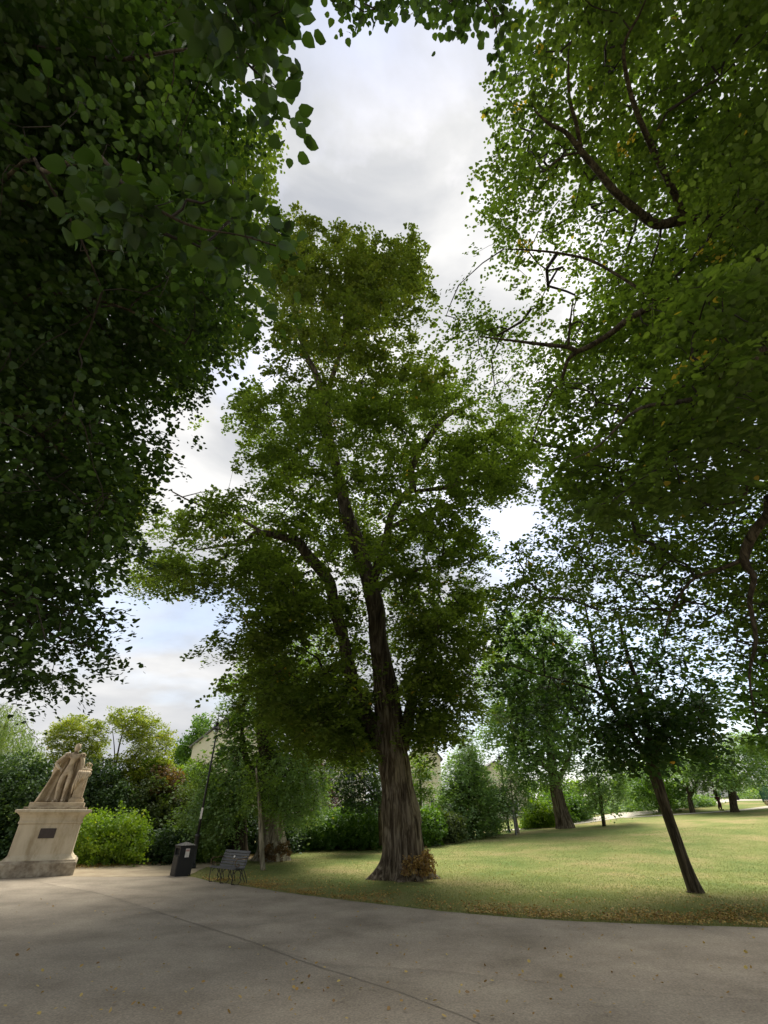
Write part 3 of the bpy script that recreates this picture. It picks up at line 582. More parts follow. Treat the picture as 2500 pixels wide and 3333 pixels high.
# ================================================================ big tree on the right
rb = np.array([12.5, 8.0, float(hgt(12.5, 8.0))])
trr = np.array([(12.5, 8.0, -.1, .6), (12.4, 8.1, 3, .5), (12.2, 8.3, 7, .44), (11.8, 8.6, 11, .36), (11.2, 9.0, 16, .22)])
limbsR = [trr,
 np.vstack([[12.0, 8.5, 9.5, .25], LD([(2600, 680, 14.5, 52), (2420, 712, 13.5, 44), (2300, 722, 13, 40), (2220, 718, 12.6, 34), (2140, 730, 12.4, 30), (2080, 690, 12.2, 27), (2000, 625, 12, 24), (1950, 560, 12, 21), (1893, 492, 12, 19), (1840, 430, 12, 13), (1790, 405, 12, 10), (1740, 360, 12, 5)])]),
 LD([(2230, 715, 12.6, 22), (2180, 600, 12.4, 20), (2120, 480, 12.2, 18), (2075, 370, 12, 16), (2045, 270, 12, 13), (2030, 150, 12, 10), (2080, 50, 12, 7), (2110, -20, 12, 5)]),
 LD([(1893, 492, 12, 14), (1875, 400, 12, 12), (1852, 320, 12, 10), (1850, 200, 12, 5)]),
 LD([(1890, 495, 12, 8), (1830, 510, 12, 7), (1770, 560, 12, 5)]),
 np.vstack([[12.2, 8.3, 7.6, .2], LD([(2600, 880, 12, 36), (2400, 905, 11.5, 28), (2280, 930, 11.2, 24), (2150, 985, 11, 22), (2050, 1035, 10.8, 20), (1980, 1090, 10.8, 18), (1890, 1140, 10.8, 17), (1850, 1130, 10.8, 14), (1780, 1122, 10.8, 12), (1680, 1110, 10.8, 8), (1560, 1095, 10.8, 4)])]),
 LD([(1890, 1140, 10.8, 13), (1850, 1170, 10.8, 12), (1830, 1230, 10.8, 11), (1790, 1290, 10.8, 9), (1760, 1350, 10.8, 7), (1735, 1430, 10.8, 4)]),
 LD([(1850, 1130, 10.8, 9), (1855, 1060, 10.8, 7), (1865, 980, 10.8, 4)]),
 LD([(2150, 985, 11, 10), (1950, 860, 11.5, 9), (1850, 830, 11.5, 8), (1740, 815, 11.5, 6), (1640, 810, 11.5, 3)]),
 np.vstack([[12.3, 8.2, 5.2, .16], LD([(2620, 1620, 9, 34), (2500, 1680, 9, 30), (2440, 1760, 9, 30), (2425, 1830, 9, 28), (2455, 1880, 9, 18), (2440, 1960, 9, 15), (2460, 2080, 9, 12), (2440, 2200, 9, 8), (2460, 2330, 9, 4)])]),
 LD([(2425, 1820, 9, 16), (2350, 1850, 9, 13), (2250, 1890, 9, 10), (2180, 2000, 9, 6), (2160, 2090, 9, 3)]),
 np.vstack([[12.2, 8.3, 6.4, .18], LD([(2600, 1180, 9, 26), (2420, 1230, 8, 20), (2250, 1300, 7, 16), (2080, 1330, 6, 10), (1950, 1450, 5.5, 6), (1850, 1500, 5.4, 3)])]),
 np.vstack([[12.3, 8.2, 5.6, .14], LD([(2600, 1440, 9, 16), (2420, 1620, 9, 10), (2320, 1640, 9, 6)])])]
R_left = [(1760, -40), (1730, 120), (1690, 200), (1690, 260), (1640, 330), (1640, 450), (1600, 540), (1620, 660), (1560, 770), (1540, 850), (1650, 860), (1690, 890), (1650, 950), (1560, 925), (1500, 990), (1425, 1075), (1440, 1130), (1520, 1150), (1500, 1230), (1640, 1330), (1760, 1330), (1900, 1330), (2050, 1100), (2050, -40)]
R_right = [(2000, -40), (2560, -40), (2560, 2000), (2420, 2000), (2200, 1900), (1950, 1800), (1800, 1560), (1760, 1330), (1950, 1000)]
R_low = [(1790, 1470), (1840, 1600), (1780, 1700), (1700, 1765), (1640, 1870), (1660, 1950), (1800, 2000), (2150, 2060), (2250, 2130), (2360, 2150), (2420, 2260), (2560, 2330), (2560, 1750), (2300, 1500), (2000, 1400)]
R_near = [(1760, 1500), (1800, 1350), (1850, 1130), (2000, 960), (2250, 900), (2500, 880), (2500, 1450), (2300, 1650), (2100, 1650), (1950, 1700), (1820, 1620)]
skyhole = [(1650, 1500), (1740, 1440), (1800, 1500), (1830, 1600), (1760, 1700), (1640, 1780)]
tree('lime_tree', 'broad lime tree reaching in from the upper right, dark limbs among fresh green leaves', 'tree', rb, limbsR, [
    dict(c=region([(2560, -250), (3150, -250), (3300, 600), (3300, 1900), (2560, 2050)], 520, (10, 16), 'D'), r=0.8, nl=42, s=0.13, kind='mid'),
    dict(c=region([(1850, -350), (2560, -350), (2560, -40), (1800, -40)], 120, (12, 16), 'D'), r=0.7, nl=40, s=0.1, kind='mid'),
    dict(c=region(R_left, 760, (12.2, 17), 'D', gap=0.3, gf=.45, clump=5, sig=.4), r=0.5, nl=27, s=0.085, kind='mid', jit=.5, flat=.12),
    dict(c=region(R_right, 1500, (12, 17.5), 'D', gap=0.25, clump=5, sig=.4), r=0.6, nl=42, s=0.095, kind='mid', flat=.12), dict(c=region([(2250, 600), (2560, 500), (2560, 1900), (2200, 1700), (2050, 1300)], 230, (9.5, 12), 'D', gap=.2), r=0.55, nl=36, s=0.085, kind='mid', flat=.1),
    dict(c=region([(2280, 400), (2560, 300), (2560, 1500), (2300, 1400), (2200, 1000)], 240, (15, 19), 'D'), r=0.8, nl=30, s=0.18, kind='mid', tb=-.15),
    dict(c=region(R_low, 720, (9.3, 13.5), 'D', gap=0.35, gf=.6, holes=[skyhole]), r=0.45, nl=24, s=0.08, kind='mid', jit=.6, flat=.12),
    dict(c=region(R_near, 330, (6.2, 9), 'D', gap=0.25, holes=[skyhole]), r=0.45, nl=34, s=0.075, kind='near', hang=.6, flat=.06, jit=.35),
    dict(c=region([(2360, 2150), (2560, 2150), (2560, 2420), (2480, 2440), (2420, 2330)], 90, (9, 12), 'D'), r=0.35, nl=26, s=0.09, kind='mid', m=M['bright'])],
    M['right'], M['bark_d'], kind='mid', r0=0.0058, rmax=0.07)

# ================================================================ young dark tree leaning in front of the lawn
def LY(pts): return limb_px(pts, 'Y')
yb = PY(2266, 2906, 14.4); yb[2] = float(hgt(yb[0], yb[1])) - .02
poly_y = [(1600, 2010), (1640, 1900), (1760, 1860), (1950, 1830), (2150, 1930), (2280, 2110), (2330, 2240), (2345, 2380), (2330, 2470), (2250, 2480), (2160, 2470), (2060, 2500), (1960, 2500), (1880, 2440), (1760, 2400), (1680, 2330), (1600, 2200)]
limbsY = [LY([(2267, 2914, 14.4, 62), (2262, 2894, 14.4, 48), (2220, 2780, 14.4, 36), (2170, 2640, 14.4, 33), (2132, 2530, 14.4, 34), (2118, 2480, 14.4, 30), (2108, 2380, 14.3, 24), (2085, 2260, 14.2, 17), (2040, 2120, 14.1, 12), (2010, 1990, 14, 6)]),
 LY([(2120, 2490, 14.4, 24), (2065, 2400, 14.4, 21), (1995, 2300, 14.3, 18), (1950, 2190, 14.2, 14), (1925, 2070, 14.1, 9), (1900, 1950, 14, 5)]),
 LY([(1995, 2300, 14.3, 11), (1930, 2245, 14, 9), (1830, 2215, 13.6, 6), (1730, 2190, 13.4, 3)]),
 LY([(2125, 2500, 14.4, 20), (2155, 2410, 14.5, 16), (2190, 2320, 14.6, 12), (2230, 2230, 14.7, 6)]),
 LY([(2110, 2450, 14.4, 12), (2020, 2400, 14.8, 10), (1950, 2385, 15, 6), (1850, 2360, 15.2, 3)]),
 LY([(2118, 2440, 14.4, 12), (2200, 2380, 14, 8), (2290, 2370, 13.6, 4)])]
yC = np.concatenate([region(poly_y, 520, (12.4, 16.6), gap=0.25, gf=.6), region([(1950, 2330), (2340, 2250), (2345, 2400), (2320, 2500), (2200, 2470), (2060, 2520), (1930, 2460)], 280, (12.6, 16.2)), region([(1800, 2150), (2000, 2100), (2250, 2200), (2200, 2380), (1950, 2400), (1780, 2300)], 130, (12.4, 15.8))])
tree('young_tree', 'young dark leaved tree with a slim leaning bare stem at the right of the lawn', 'tree', yb, limbsY,
     [dict(c=yC, r=0.42, nl=22, s=0.125, kind='mid', jit=.6)], M['young'], M['bark_d'], r0=0.005, rmax=.05)
# ================================================================ trees and shrubs behind
def T3(name, label, base_px, Y, limbs, regs, lm, bark='bark_d', group=None, **kw):
    b = PY(base_px[0], base_px[1], Y); b[2] = float(hgt(b[0], b[1])) - 0.03
    return tree(name, label, 'tree', b, [LY(l) for l in limbs], regs, M[lm], M[bark], group, **kw)
def up(Y, *p): return [(x, y_, Y, w_) for x, y_, w_ in p]
# drooping old lime behind the bench
T3('lime_tree', 'old drooping lime behind the park bench, leaves hanging low around its pale swollen trunk', (885, 2800), 23.5, [
    up(23.5, (880, 2700, 70), (885, 2640, 72), (880, 2540, 60), (860, 2400, 46), (850, 2250, 30), (860, 2120, 10)),
    up(23.5, (895, 2640, 40), (940, 2540, 30), (970, 2420, 18), (990, 2300, 8)), up(23.5, (870, 2600, 36), (810, 2490, 22), (790, 2400, 12), (780, 2320, 5))],
    [dict(c=region([(745, 2330), (700, 2285), (740, 2250), (800, 2150), (850, 2080), (960, 2040), (1080, 2080), (1120, 2250), (1070, 2400), (1050, 2520), (1055, 2600), (990, 2650), (900, 2620), (820, 2600), (740, 2690), (660, 2680), (640, 2640), (630, 2590), (655, 2520), (700, 2470), (765, 2420)], 1100, (21.0, 26), gap=.15, clump=5, sig=.4), r=0.5, nl=40, s=0.105, hang=.9, flat=.3),
     dict(c=region([(900, 2440), (1040, 2440), (1060, 2560), (1035, 2640), (960, 2680), (880, 2620)], 160, (19.6, 21.5)), r=0.35, nl=40, s=0.10, hang=1.2, m=M['grey'], jit=.8),  # sunlit part of the crown, put into a lighter leaf colour
     dict(c=region([(660, 2530), (780, 2430), (800, 2600), (740, 2710), (630, 2690), (625, 2620)], 160, (20.8, 22.3)), r=0.35, nl=40, s=0.10, hang=1.2, jit=.8, m=M['grey']),
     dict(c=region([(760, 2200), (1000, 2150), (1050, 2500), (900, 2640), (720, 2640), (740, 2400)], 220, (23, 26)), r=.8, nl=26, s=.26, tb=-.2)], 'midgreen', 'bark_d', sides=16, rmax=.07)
tO = [o for o in bpy.data.objects if o.get('label', '').startswith('old drooping')][0]; ob = np.array(tO.location)
big_trunk('trunk', limb_px(up(23.5, (885, 2812, 92), (890, 2770, 84), (884, 2710, 76), (890, 2650, 74), (885, 2580, 60), (875, 2480, 50))), M['bark_pale'], tO, ob, flare=.45, seed=5, ang=1.2)
c1 = region([(850, 2760), (930, 2740), (945, 2780), (920, 2800), (850, 2800)], 40, (22.4, 22.7))
V, FF, ti = spray_leaves(c1, 0.14, 22, 0.075, 'mid', flat=.5, jit=1, upw=.3); np_mesh('basal_shoots', V - ob, FF, M['rust'], tO, tint=ti)
T3('lime_tree', 'shaded old tree left of the pale swollen trunk, against the dark hedge behind the bench', (785, 2800), 25.5, [
    up(25.5, (785, 2806, 66), (783, 2760, 52), (780, 2680, 44), (775, 2560, 34), (780, 2430, 16))],
    [dict(c=region([(720, 2420), (820, 2400), (840, 2560), (760, 2640), (680, 2600)], 120, (24.5, 27)), r=.5, nl=30, s=.12)], 'midgreen', 'bark_d', sides=16)
T3('sapling', 'slender sapling with a thin straight pale stem standing just behind the bench', (858, 2832), 19.6, [
    up(19.6, (858, 2835, 20), (853, 2760, 16), (848, 2680, 14), (842, 2600, 11), (835, 2500, 6))],
    [dict(c=region([(780, 2520), (830, 2450), (900, 2500), (930, 2580), (900, 2640), (800, 2630)], 90, (18.8, 20.6)), r=.32, nl=30, s=.085, hang=.8)], 'midgreen', 'bark_pale', sides=10)
# left background
T3('weeping_willow', 'pale green weeping willow at the left edge behind the statue', (-60, 2760), 31, [
    up(31, (-60, 2790, 50), (-40, 2600, 36), (0, 2420, 18), (30, 2330, 6))],
    [dict(c=region([(-160, 2270), (50, 2285), (90, 2330), (140, 2410), (160, 2500), (130, 2600), (-160, 2620)], 620, (28.5, 32.5), gap=.1), r=.55, nl=70, s=.15, kind='long', hang=2.2, flat=.3, jit=1.2, upw=.2)], 'willow')
T3('feathery_tree', 'yellow green feathery tree behind the head of the statue', (250, 2700), 28, [
    up(28, (250, 2770, 14), (245, 2600, 9), (235, 2480, 6), (230, 2380, 2)), up(28, (245, 2560, 6), (290, 2450, 4), (310, 2380, 2))],
    [dict(c=region([(165, 2385), (205, 2345), (262, 2325), (330, 2345), (345, 2410), (300, 2500), (180, 2520), (150, 2440)], 480, (26.6, 29.2), gap=.22, gf=.8), r=.42, nl=36, s=.10, flat=.08, hang=.1)], 'yellow', rmax=.04)
T3('feathery_tree', 'taller golden feathery tree with bare forked twigs, right of the statue', (380, 2700), 27, [
    up(27, (360, 2770, 14), (366, 2620, 9), (374, 2510, 6), (395, 2400, 4), (420, 2350, 2)), up(27, (370, 2560, 5), (430, 2470, 4), (480, 2400, 2)), up(27, (374, 2515, 4), (372, 2430, 3), (365, 2370, 1.5)), up(27, (390, 2420, 3), (400, 2370, 2), (390, 2330, 1)), up(27, (395, 2400, 3), (430, 2390, 2), (470, 2350, 1))],
    [dict(c=region([(365, 2345), (380, 2308), (455, 2305), (520, 2345), (560, 2395), (545, 2470), (565, 2560), (480, 2580), (430, 2540), (410, 2480), (440, 2420), (400, 2380)], 640, (25.6, 28.4), gap=.2, gf=.8), r=.42, nl=36, s=.10, flat=.1, hang=.1), dict(c=region([(320, 2470), (440, 2450), (520, 2540), (480, 2600), (330, 2540)], 200, (25.6, 28)), r=.42, nl=36, s=.10, flat=.1, hang=.1)], 'yellow', rmax=.04)
shrub('laurel_shrub', 'dark green shrub mass behind the left side of the statue', 'shrub', [(-160, 2480), (60, 2450), (150, 2480), (230, 2520), (235, 2820), (-160, 2830)], 700, (23.6, 26.5), M['dark'], s=.12, r=.42, nl=34)
shrub('laurel_shrub', 'dark glossy shrub between the statue and the yellow green bush', 'shrub', [(190, 2490), (330, 2470), (430, 2560), (480, 2640), (470, 2800), (200, 2820)], 620, (23.8, 27), M['dark'], s=.11, r=.4, nl=34)
shrub('tall_shrub', 'tall olive shrub left of the lamp post', 'shrub', [(430, 2570), (520, 2520), (600, 2560), (680, 2550), (720, 2620), (720, 2800), (440, 2800)], 620, (24.5, 27.5), M['olive'], s=.11, r=.4, nl=32)
shrub('rust_shrub', 'rusty brown topped shrub below the golden tree', 'shrub', [(520, 2500), (560, 2485), (590, 2530), (575, 2570), (510, 2570)], 70, (25, 26.4), M['rust'], s=.11, r=.35, nl=30, core=False)
shrub('golden_shrub', 'small bright yellow shrub top beside the rusty one', 'shrub', [(468, 2470), (520, 2462), (540, 2500), (500, 2520), (470, 2500)], 50, (26, 26.8), M['bushy'], s=.1, r=.3, nl=30, core=False)
shrub('green_shrub', 'mid green shrub under the cream gable house', 'shrub', [(570, 2500), (640, 2480), (700, 2520), (720, 2600), (600, 2620)], 180, (27.5, 30), M['midgreen'], s=.12, r=.4, nl=30)
shrub('laurel_hedge', 'very dark hedge behind the litter bin and the bench', 'hedge', [(600, 2660), (760, 2620), (900, 2640), (980, 2650), (960, 2782), (760, 2795), (600, 2800)], 520, (26.5, 29), M['dark'], s=.13, r=.42, nl=30, tb=-.15)
shrub('round_bush', 'rounded yellow green bush beside the statue pedestal', 'shrub', [(238, 2720), (262, 2665), (320, 2645), (365, 2668), (385, 2672), (405, 2650), (445, 2655), (475, 2695), (472, 2740), (455, 2790), (440, 2808), (245, 2812), (236, 2770)], 420, (20.8, 22.8), M['bushy'], s=.085, r=.24, nl=32, upw=.4, jit=.9, hang=-.5)
shrub('low_bush', 'low dark green bush between the yellow green bush and the bin', 'shrub', [(455, 2800), (470, 2740), (530, 2700), (590, 2708), (618, 2750), (612, 2798)], 260, (21.6, 23.6), M['dark'], s=.09, r=.26, nl=32)
shrub('low_bush', 'small low shrubs at the foot of the lamp post', 'shrub', [(620, 2790), (640, 2740), (700, 2745), (730, 2785), (700, 2795)], 90, (22.2, 23.4), M['midgreen'], s=.09, r=.22, nl=28)
T3('conifer', 'pointed green conifer rising left of the cream gable', (655, 2700), 50, [up(50, (650, 2700, 10), (655, 2500, 7), (662, 2340, 2))],
    [dict(c=region([(575, 2450), (610, 2410), (640, 2360), (661, 2330), (675, 2360), (690, 2420), (690, 2500), (560, 2510)], 260, (48.5, 51.5)), r=.6, nl=34, s=.22, hang=-.4, upw=.3, jit=1)], 'bright')
# middle background
shrub('privet_hedge', 'long clipped hedge with a pale sunlit top left of the big trunk', 'hedge', [(905, 2700), (1000, 2665), (1060, 2650), (1130, 2632), (1270, 2630), (1270, 2745), (1120, 2766), (905, 2782)], 900, (28.3, 31), M['bright'], s=.11, r=.36, nl=32, hang=-.3, tb=-.12)
shrub('plum_shrub', 'dark purple leaved shrub at the left end of the hedge', 'shrub', [(1005, 2450), (1045, 2480), (1080, 2560), (1110, 2600), (1090, 2650), (1030, 2665), (1000, 2660)], 170, (31.5, 33.5), M['plum'], s=.11, r=.34, nl=26, core=False)
T3('round_tree', 'small dense dark tree with a straight stem just left of the big trunk', (1243, 2742), 27.5, [
    up(27.5, (1243, 2752, 20), (1240, 2680, 18), (1236, 2600, 16), (1215, 2500, 9), (1200, 2430, 4)), up(27.5, (1238, 2620, 10), (1180, 2540, 8), (1130, 2480, 4))],
    [dict(c=region([(1075, 2470), (1110, 2430), (1200, 2420), (1260, 2470), (1265, 2600), (1200, 2632), (1130, 2625), (1085, 2590), (1100, 2530)], 330, (25.8, 29), gap=.2), r=.45, nl=34, s=.12)], 'dark', rmax=.05)
shrub('bright_shrub', 'bright green leafy shrub right of the big trunk', 'shrub', [(1365, 2750), (1350, 2640), (1400, 2615), (1430, 2640), (1450, 2700), (1420, 2735)], 200, (29.5, 31.5), M['bright'], s=.12, r=.3, nl=28)
shrub('brown_shrub', 'dull olive shrub between the bright shrub and the leafy pyramid tree', 'shrub', [(1400, 2742), (1405, 2670), (1450, 2630), (1500, 2660), (1500, 2732)], 170, (31, 33), M['olive'], s=.12, r=.32, nl=28)
T3('light_tree', 'light green tree behind the bright shrub in front of the cream house', (1370, 2720), 36, [up(36, (1370, 2735, 9), (1370, 2600, 7), (1365, 2480, 3))],
    [dict(c=region([(1330, 2480), (1370, 2440), (1400, 2480), (1408, 2600), (1330, 2640)], 140, (34.5, 37.5), gap=.2), r=.5, nl=30, s=.15)], 'midgreen')
T3('pyramid_tree', 'broad pyramid shaped tree with foliage down to the grass', (1540, 2715), 35, [up(35, (1535, 2725, 18), (1530, 2600, 13), (1525, 2480, 7), (1525, 2410, 2))],
    [dict(c=region([(1432, 2560), (1450, 2490), (1490, 2430), (1522, 2365), (1550, 2400), (1565, 2470), (1600, 2560), (1650, 2620), (1630, 2680), (1580, 2722), (1440, 2725), (1425, 2640)], 760, (33, 37), gap=.12, gf=.7), r=.48, nl=34, s=.135, hang=.5, flat=.3),
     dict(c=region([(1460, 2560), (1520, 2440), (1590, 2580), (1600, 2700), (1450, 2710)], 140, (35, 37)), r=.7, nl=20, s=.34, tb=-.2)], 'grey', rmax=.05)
T3('sapling', 'young tree with a thin pale straight stem at the far edge of the lawn', (1687, 2709), 36, [up(36, (1687, 2712, 10), (1676, 2650, 8), (1668, 2600, 6), (1660, 2540, 3))],
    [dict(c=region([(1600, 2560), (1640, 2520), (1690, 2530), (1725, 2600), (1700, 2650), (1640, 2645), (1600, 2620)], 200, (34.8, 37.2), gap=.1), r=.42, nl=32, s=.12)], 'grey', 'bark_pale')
T3('lime_tree', 'large leafy lime with a stout brown trunk at the lawn edge far away', (1842, 2702), 38.5, [
    up(38.5, (1842, 2700, 44), (1822, 2640, 38), (1808, 2570, 34), (1790, 2450, 26), (1770, 2300, 18), (1760, 2150, 6)), up(38.5, (1806, 2560, 18), (1850, 2470, 14), (1870, 2380, 6)), up(38.5, (1800, 2520, 16), (1700, 2420, 12), (1650, 2320, 5))],
    [dict(c=region([(1580, 2300), (1560, 2200), (1610, 2090), (1650, 1990), (1720, 1970), (1850, 2050), (1910, 2200), (1900, 2400), (1860, 2500), (1790, 2545), (1700, 2560), (1620, 2500), (1560, 2400)], 1000, (35, 41.5), gap=.2, gf=.4), r=.75, nl=38, s=.19, hang=.5, flat=.35),
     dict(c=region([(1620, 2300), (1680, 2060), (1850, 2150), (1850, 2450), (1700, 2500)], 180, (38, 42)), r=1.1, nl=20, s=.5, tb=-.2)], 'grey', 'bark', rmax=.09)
tB = [o for o in bpy.data.objects if o.get('label', '').startswith('large leafy lime')][0]; bb = np.array(tB.location)
big_trunk('trunk', limb_px(up(38.5, (1845, 2712, 52), (1838, 2680, 50), (1826, 2640, 44), (1812, 2580, 38), (1800, 2520, 32))), M['bark'], tB, bb, flare=.5, seed=9)
T3('small_tree', 'small tree with a thin dark stem beside the start of the far path', (1967, 2690), 38, [up(38, (1967, 2694, 12), (1958, 2630, 11), (1950, 2570, 9), (1945, 2500, 4))],
    [dict(c=region([(1895, 2470), (1960, 2430), (2030, 2450), (2045, 2560), (2030, 2620), (1980, 2625), (1900, 2640), (1890, 2560)], 300, (36.4, 39.8), gap=.12), r=.48, nl=32, s=.14, hang=.8)], 'grey')
shrub('golden_shrub', 'yellow topped shrub left of the stout brown trunk', 'shrub', [(1700, 2712), (1705, 2640), (1730, 2605), (1770, 2610), (1815, 2650), (1815, 2705)], 230, (40.5, 42.5), M['bushy'], s=.14, r=.38, nl=28)
shrub('tall_shrub', 'fresh green tall shrub behind the stout brown trunk', 'shrub', [(1750, 2610), (1800, 2570), (1900, 2585), (1920, 2640), (1900, 2690), (1760, 2690)], 220, (43, 46), M['bright'], s=.17, r=.5, nl=26)
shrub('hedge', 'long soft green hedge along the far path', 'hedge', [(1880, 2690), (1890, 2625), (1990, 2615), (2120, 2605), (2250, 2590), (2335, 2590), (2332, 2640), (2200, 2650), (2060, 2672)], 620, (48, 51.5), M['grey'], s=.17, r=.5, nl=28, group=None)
T3('light_tree', 'yellow green tree behind the young dark tree stem', (2150, 2670), 46, [up(46, (2150, 2680, 9), (2145, 2600, 8), (2140, 2520, 4))],
    [dict(c=region([(2040, 2540), (2090, 2490), (2180, 2450), (2230, 2500), (2250, 2580), (2220, 2630), (2130, 2640), (2050, 2610)], 360, (44, 48), gap=.15), r=.6, nl=30, s=.18)], 'bright')
T3('small_tree', 'spreading tree with a slim curved trunk beside the far path', (2258, 2658), 43.5, [up(43.5, (2260, 2660, 22), (2250, 2625, 15), (2246, 2590, 14), (2262, 2565, 9), (2280, 2500, 4)), up(43.5, (2246, 2592, 8), (2225, 2540, 6), (2200, 2480, 3))],
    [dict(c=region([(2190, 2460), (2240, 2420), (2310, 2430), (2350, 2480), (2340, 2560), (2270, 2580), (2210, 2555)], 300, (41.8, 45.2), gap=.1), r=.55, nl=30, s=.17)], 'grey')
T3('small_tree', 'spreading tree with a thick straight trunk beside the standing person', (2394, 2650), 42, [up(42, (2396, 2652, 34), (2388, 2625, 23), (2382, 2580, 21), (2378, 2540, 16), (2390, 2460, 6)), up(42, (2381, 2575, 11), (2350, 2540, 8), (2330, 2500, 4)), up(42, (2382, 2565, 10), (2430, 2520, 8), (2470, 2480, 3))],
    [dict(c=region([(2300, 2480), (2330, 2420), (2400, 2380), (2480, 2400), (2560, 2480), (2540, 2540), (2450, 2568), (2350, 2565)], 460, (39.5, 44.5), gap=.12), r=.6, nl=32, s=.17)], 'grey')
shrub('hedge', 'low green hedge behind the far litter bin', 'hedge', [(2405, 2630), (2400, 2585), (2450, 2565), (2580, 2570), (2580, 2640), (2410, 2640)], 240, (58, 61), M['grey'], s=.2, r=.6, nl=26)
def wood(label, poly, n, yr, lm, s=.4, r=1.1):
    c = region(poly, n, yr); c[:, 2] = np.maximum(c[:, 2], .4)
    V, FF, ti = spray_leaves(c, r, 34, s, 'far', flat=.45, jit=.9, upw=.5)
    tag(np_mesh('distant_wood', V, FF, lm, tint=ti), label, 'wood', kind='stuff')
wood('soft green distant trees closing the view on the right', [(1590, 2610), (1700, 2560), (1900, 2540), (2050, 2500), (2200, 2440), (2330, 2470), (2420, 2560), (2480, 2560), (2600, 2480), (2700, 2640), (1600, 2740)], 900, (64, 72), M['midgreen'])
wood('soft green distant trees closing the view on the left', [(-400, 2520), (200, 2560), (500, 2560), (720, 2580), (1000, 2620), (1300, 2640), (1500, 2640), (1500, 2730), (-400, 2760)], 700, (60, 66), M['midgreen'])

# ================================================================ houses
M['render'] = noisemat('cream_render', [(0.3, (0.66, 0.60, 0.49)), (0.7, (0.78, 0.72, 0.60))], scale=.8, rough=.9)
M['render2'] = noisemat('pale_render', [(0.3, (0.76, 0.70, 0.66)), (0.7, (0.86, 0.80, 0.76))], scale=.8, rough=.9)
M['brick'] = noisemat('brick', [(0.3, (0.25, 0.13, 0.09)), (0.7, (0.36, 0.2, 0.13))], scale=3, rough=.9)
M['slate'] = noisemat('slate', [(0.3, (0.12, 0.115, 0.12)), (0.7, (0.2, 0.195, 0.2))], scale=4, rough=.7)
M['glass'] = plain('window_glass', (0.05, 0.06, 0.07), rough=.12, spec=.6)
M['white'] = plain('white_paint', (0.72, 0.71, 0.68), rough=.5)
def house(label, x0, x1, y0, y1, zg, ze, za, wallm, wins, chim=None, side=None):
    """gable faces the camera; ridge runs away along Y"""
    r = empty('house', ((x0 + x1) / 2, y0, zg), label, 'house'); cx = (x0 + x1) / 2; hw = (x1 - x0) / 2; D = y1 - y0; H = ze - zg; A = za - zg
    mb = MB(); mb.add([(-hw, 0, 0), (hw, 0, 0), (hw, 0, H), (0, 0, A), (-hw, 0, H), (-hw, D, 0), (hw, D, 0), (hw, D, H), (0, D, A), (-hw, D, H)],
        [(0, 1, 2, 3, 4), (9, 8, 7, 6, 5), (0, 4, 9, 5), (1, 6, 7, 2)]); mb.build('wall', wallm, r)
    o = .25; sl = (A - H) / hw; mb = MB()
    for s in (-1, 1):
        a = [(s * (hw + o), -o, H - sl * o + .06), (s * (hw + o), D + o, H - sl * o + .06), (0, D + o, A + .06), (0, -o, A + .06)]
        v = a + [(x, y, z + .14) for x, y, z in a]; mb.add(v, [(0, 1, 2, 3), (7, 6, 5, 4), (0, 3, 7, 4), (0, 4, 5, 1), (1, 5, 6, 2), (3, 2, 6, 7)])
    rf = mb.build('roof', M['slate'], r)
    if chim:
        mb = MB(); mb.box(chim - .45, chim + .45, D * .4, D * .4 + .9, A - 1.2, A + 1.3); mb.box(chim - .52, chim + .52, D * .4 - .07, D * .4 + .97, A + 1.3, A + 1.45)
        for q in (-.22, .22): mb.lathe([(.13, 0), (.1, .5)], 10, (chim + q, D * .4 + .45, A + 1.45))
        mb.build('chimney', M['brick'], rf)
    for (wx, wz, ww, wh) in wins:
        mb = MB(); t = .09
        for bx in ((wx - ww / 2 - t, wx - ww / 2, wz - t, wz + wh + t), (wx + ww / 2, wx + ww / 2 + t, wz - t, wz + wh + t), (wx - ww / 2, wx + ww / 2, wz - t, wz), (wx - ww / 2, wx + ww / 2, wz + wh, wz + wh + t), (wx - ww / 2, wx + ww / 2, wz + wh / 2 - .03, wz + wh / 2 + .03), (wx - .025, wx + .025, wz, wz + wh / 2 - .03), (wx - .025, wx + .025, wz + wh / 2 + .03, wz + wh)):
            mb.box(bx[0], bx[1], -.05, .02, bx[2], bx[3])
        wn = mb.build('window', M['white'], r)
        MB().box(wx - ww / 2, wx + ww / 2, -.012, .01, wz, wz + wh).build('pane', M['glass'], wn)
        MB().box(wx - ww / 2 - .15, wx + ww / 2 + .15, -.14, .0, wz - t - .08, wz - t).build('sill', M['white'], wn)
    return r
house('cream house with a plain gable behind the lamp post lantern', -16.9, -10.6, 45, 55, 0, 6.6, 9.3, M['render'], [(1.3, 1.0, .9, 1.3)], chim=None)
house('pale house with sash windows seen through the leaves behind the hedge', -9.3, -2.0, 51, 60, 0, 8.0, 9.6, M['render2'], [(-2.2, 1, .9, 1.5), (.2, 1, .9, 1.5), (2.4, 1, .9, 1.5), (-2.2, 4.3, .9, 1.5), (.2, 4.3, .9, 1.5), (2.4, 4.3, .9, 1.5)], chim=2.2)
house('narrow cream house gable right of the big trunk', 2.6, 6.0, 55, 64, .4, 6.6, 8.6, M['render'], [(-.8, 1.2, .7, 1.2), (.8, 1.2, .7, 1.2), (.2, 4.2, .6, 1.0)], chim=.9)
house('low house with a grey slate roof beyond the pyramid tree', 9.6, 16.0, 60, 69, .6, 4.6, 6.6, M['render'], [(-1.6, 1, .9, 1.2), (1.6, 1, .9, 1.2)], chim=-2.0)

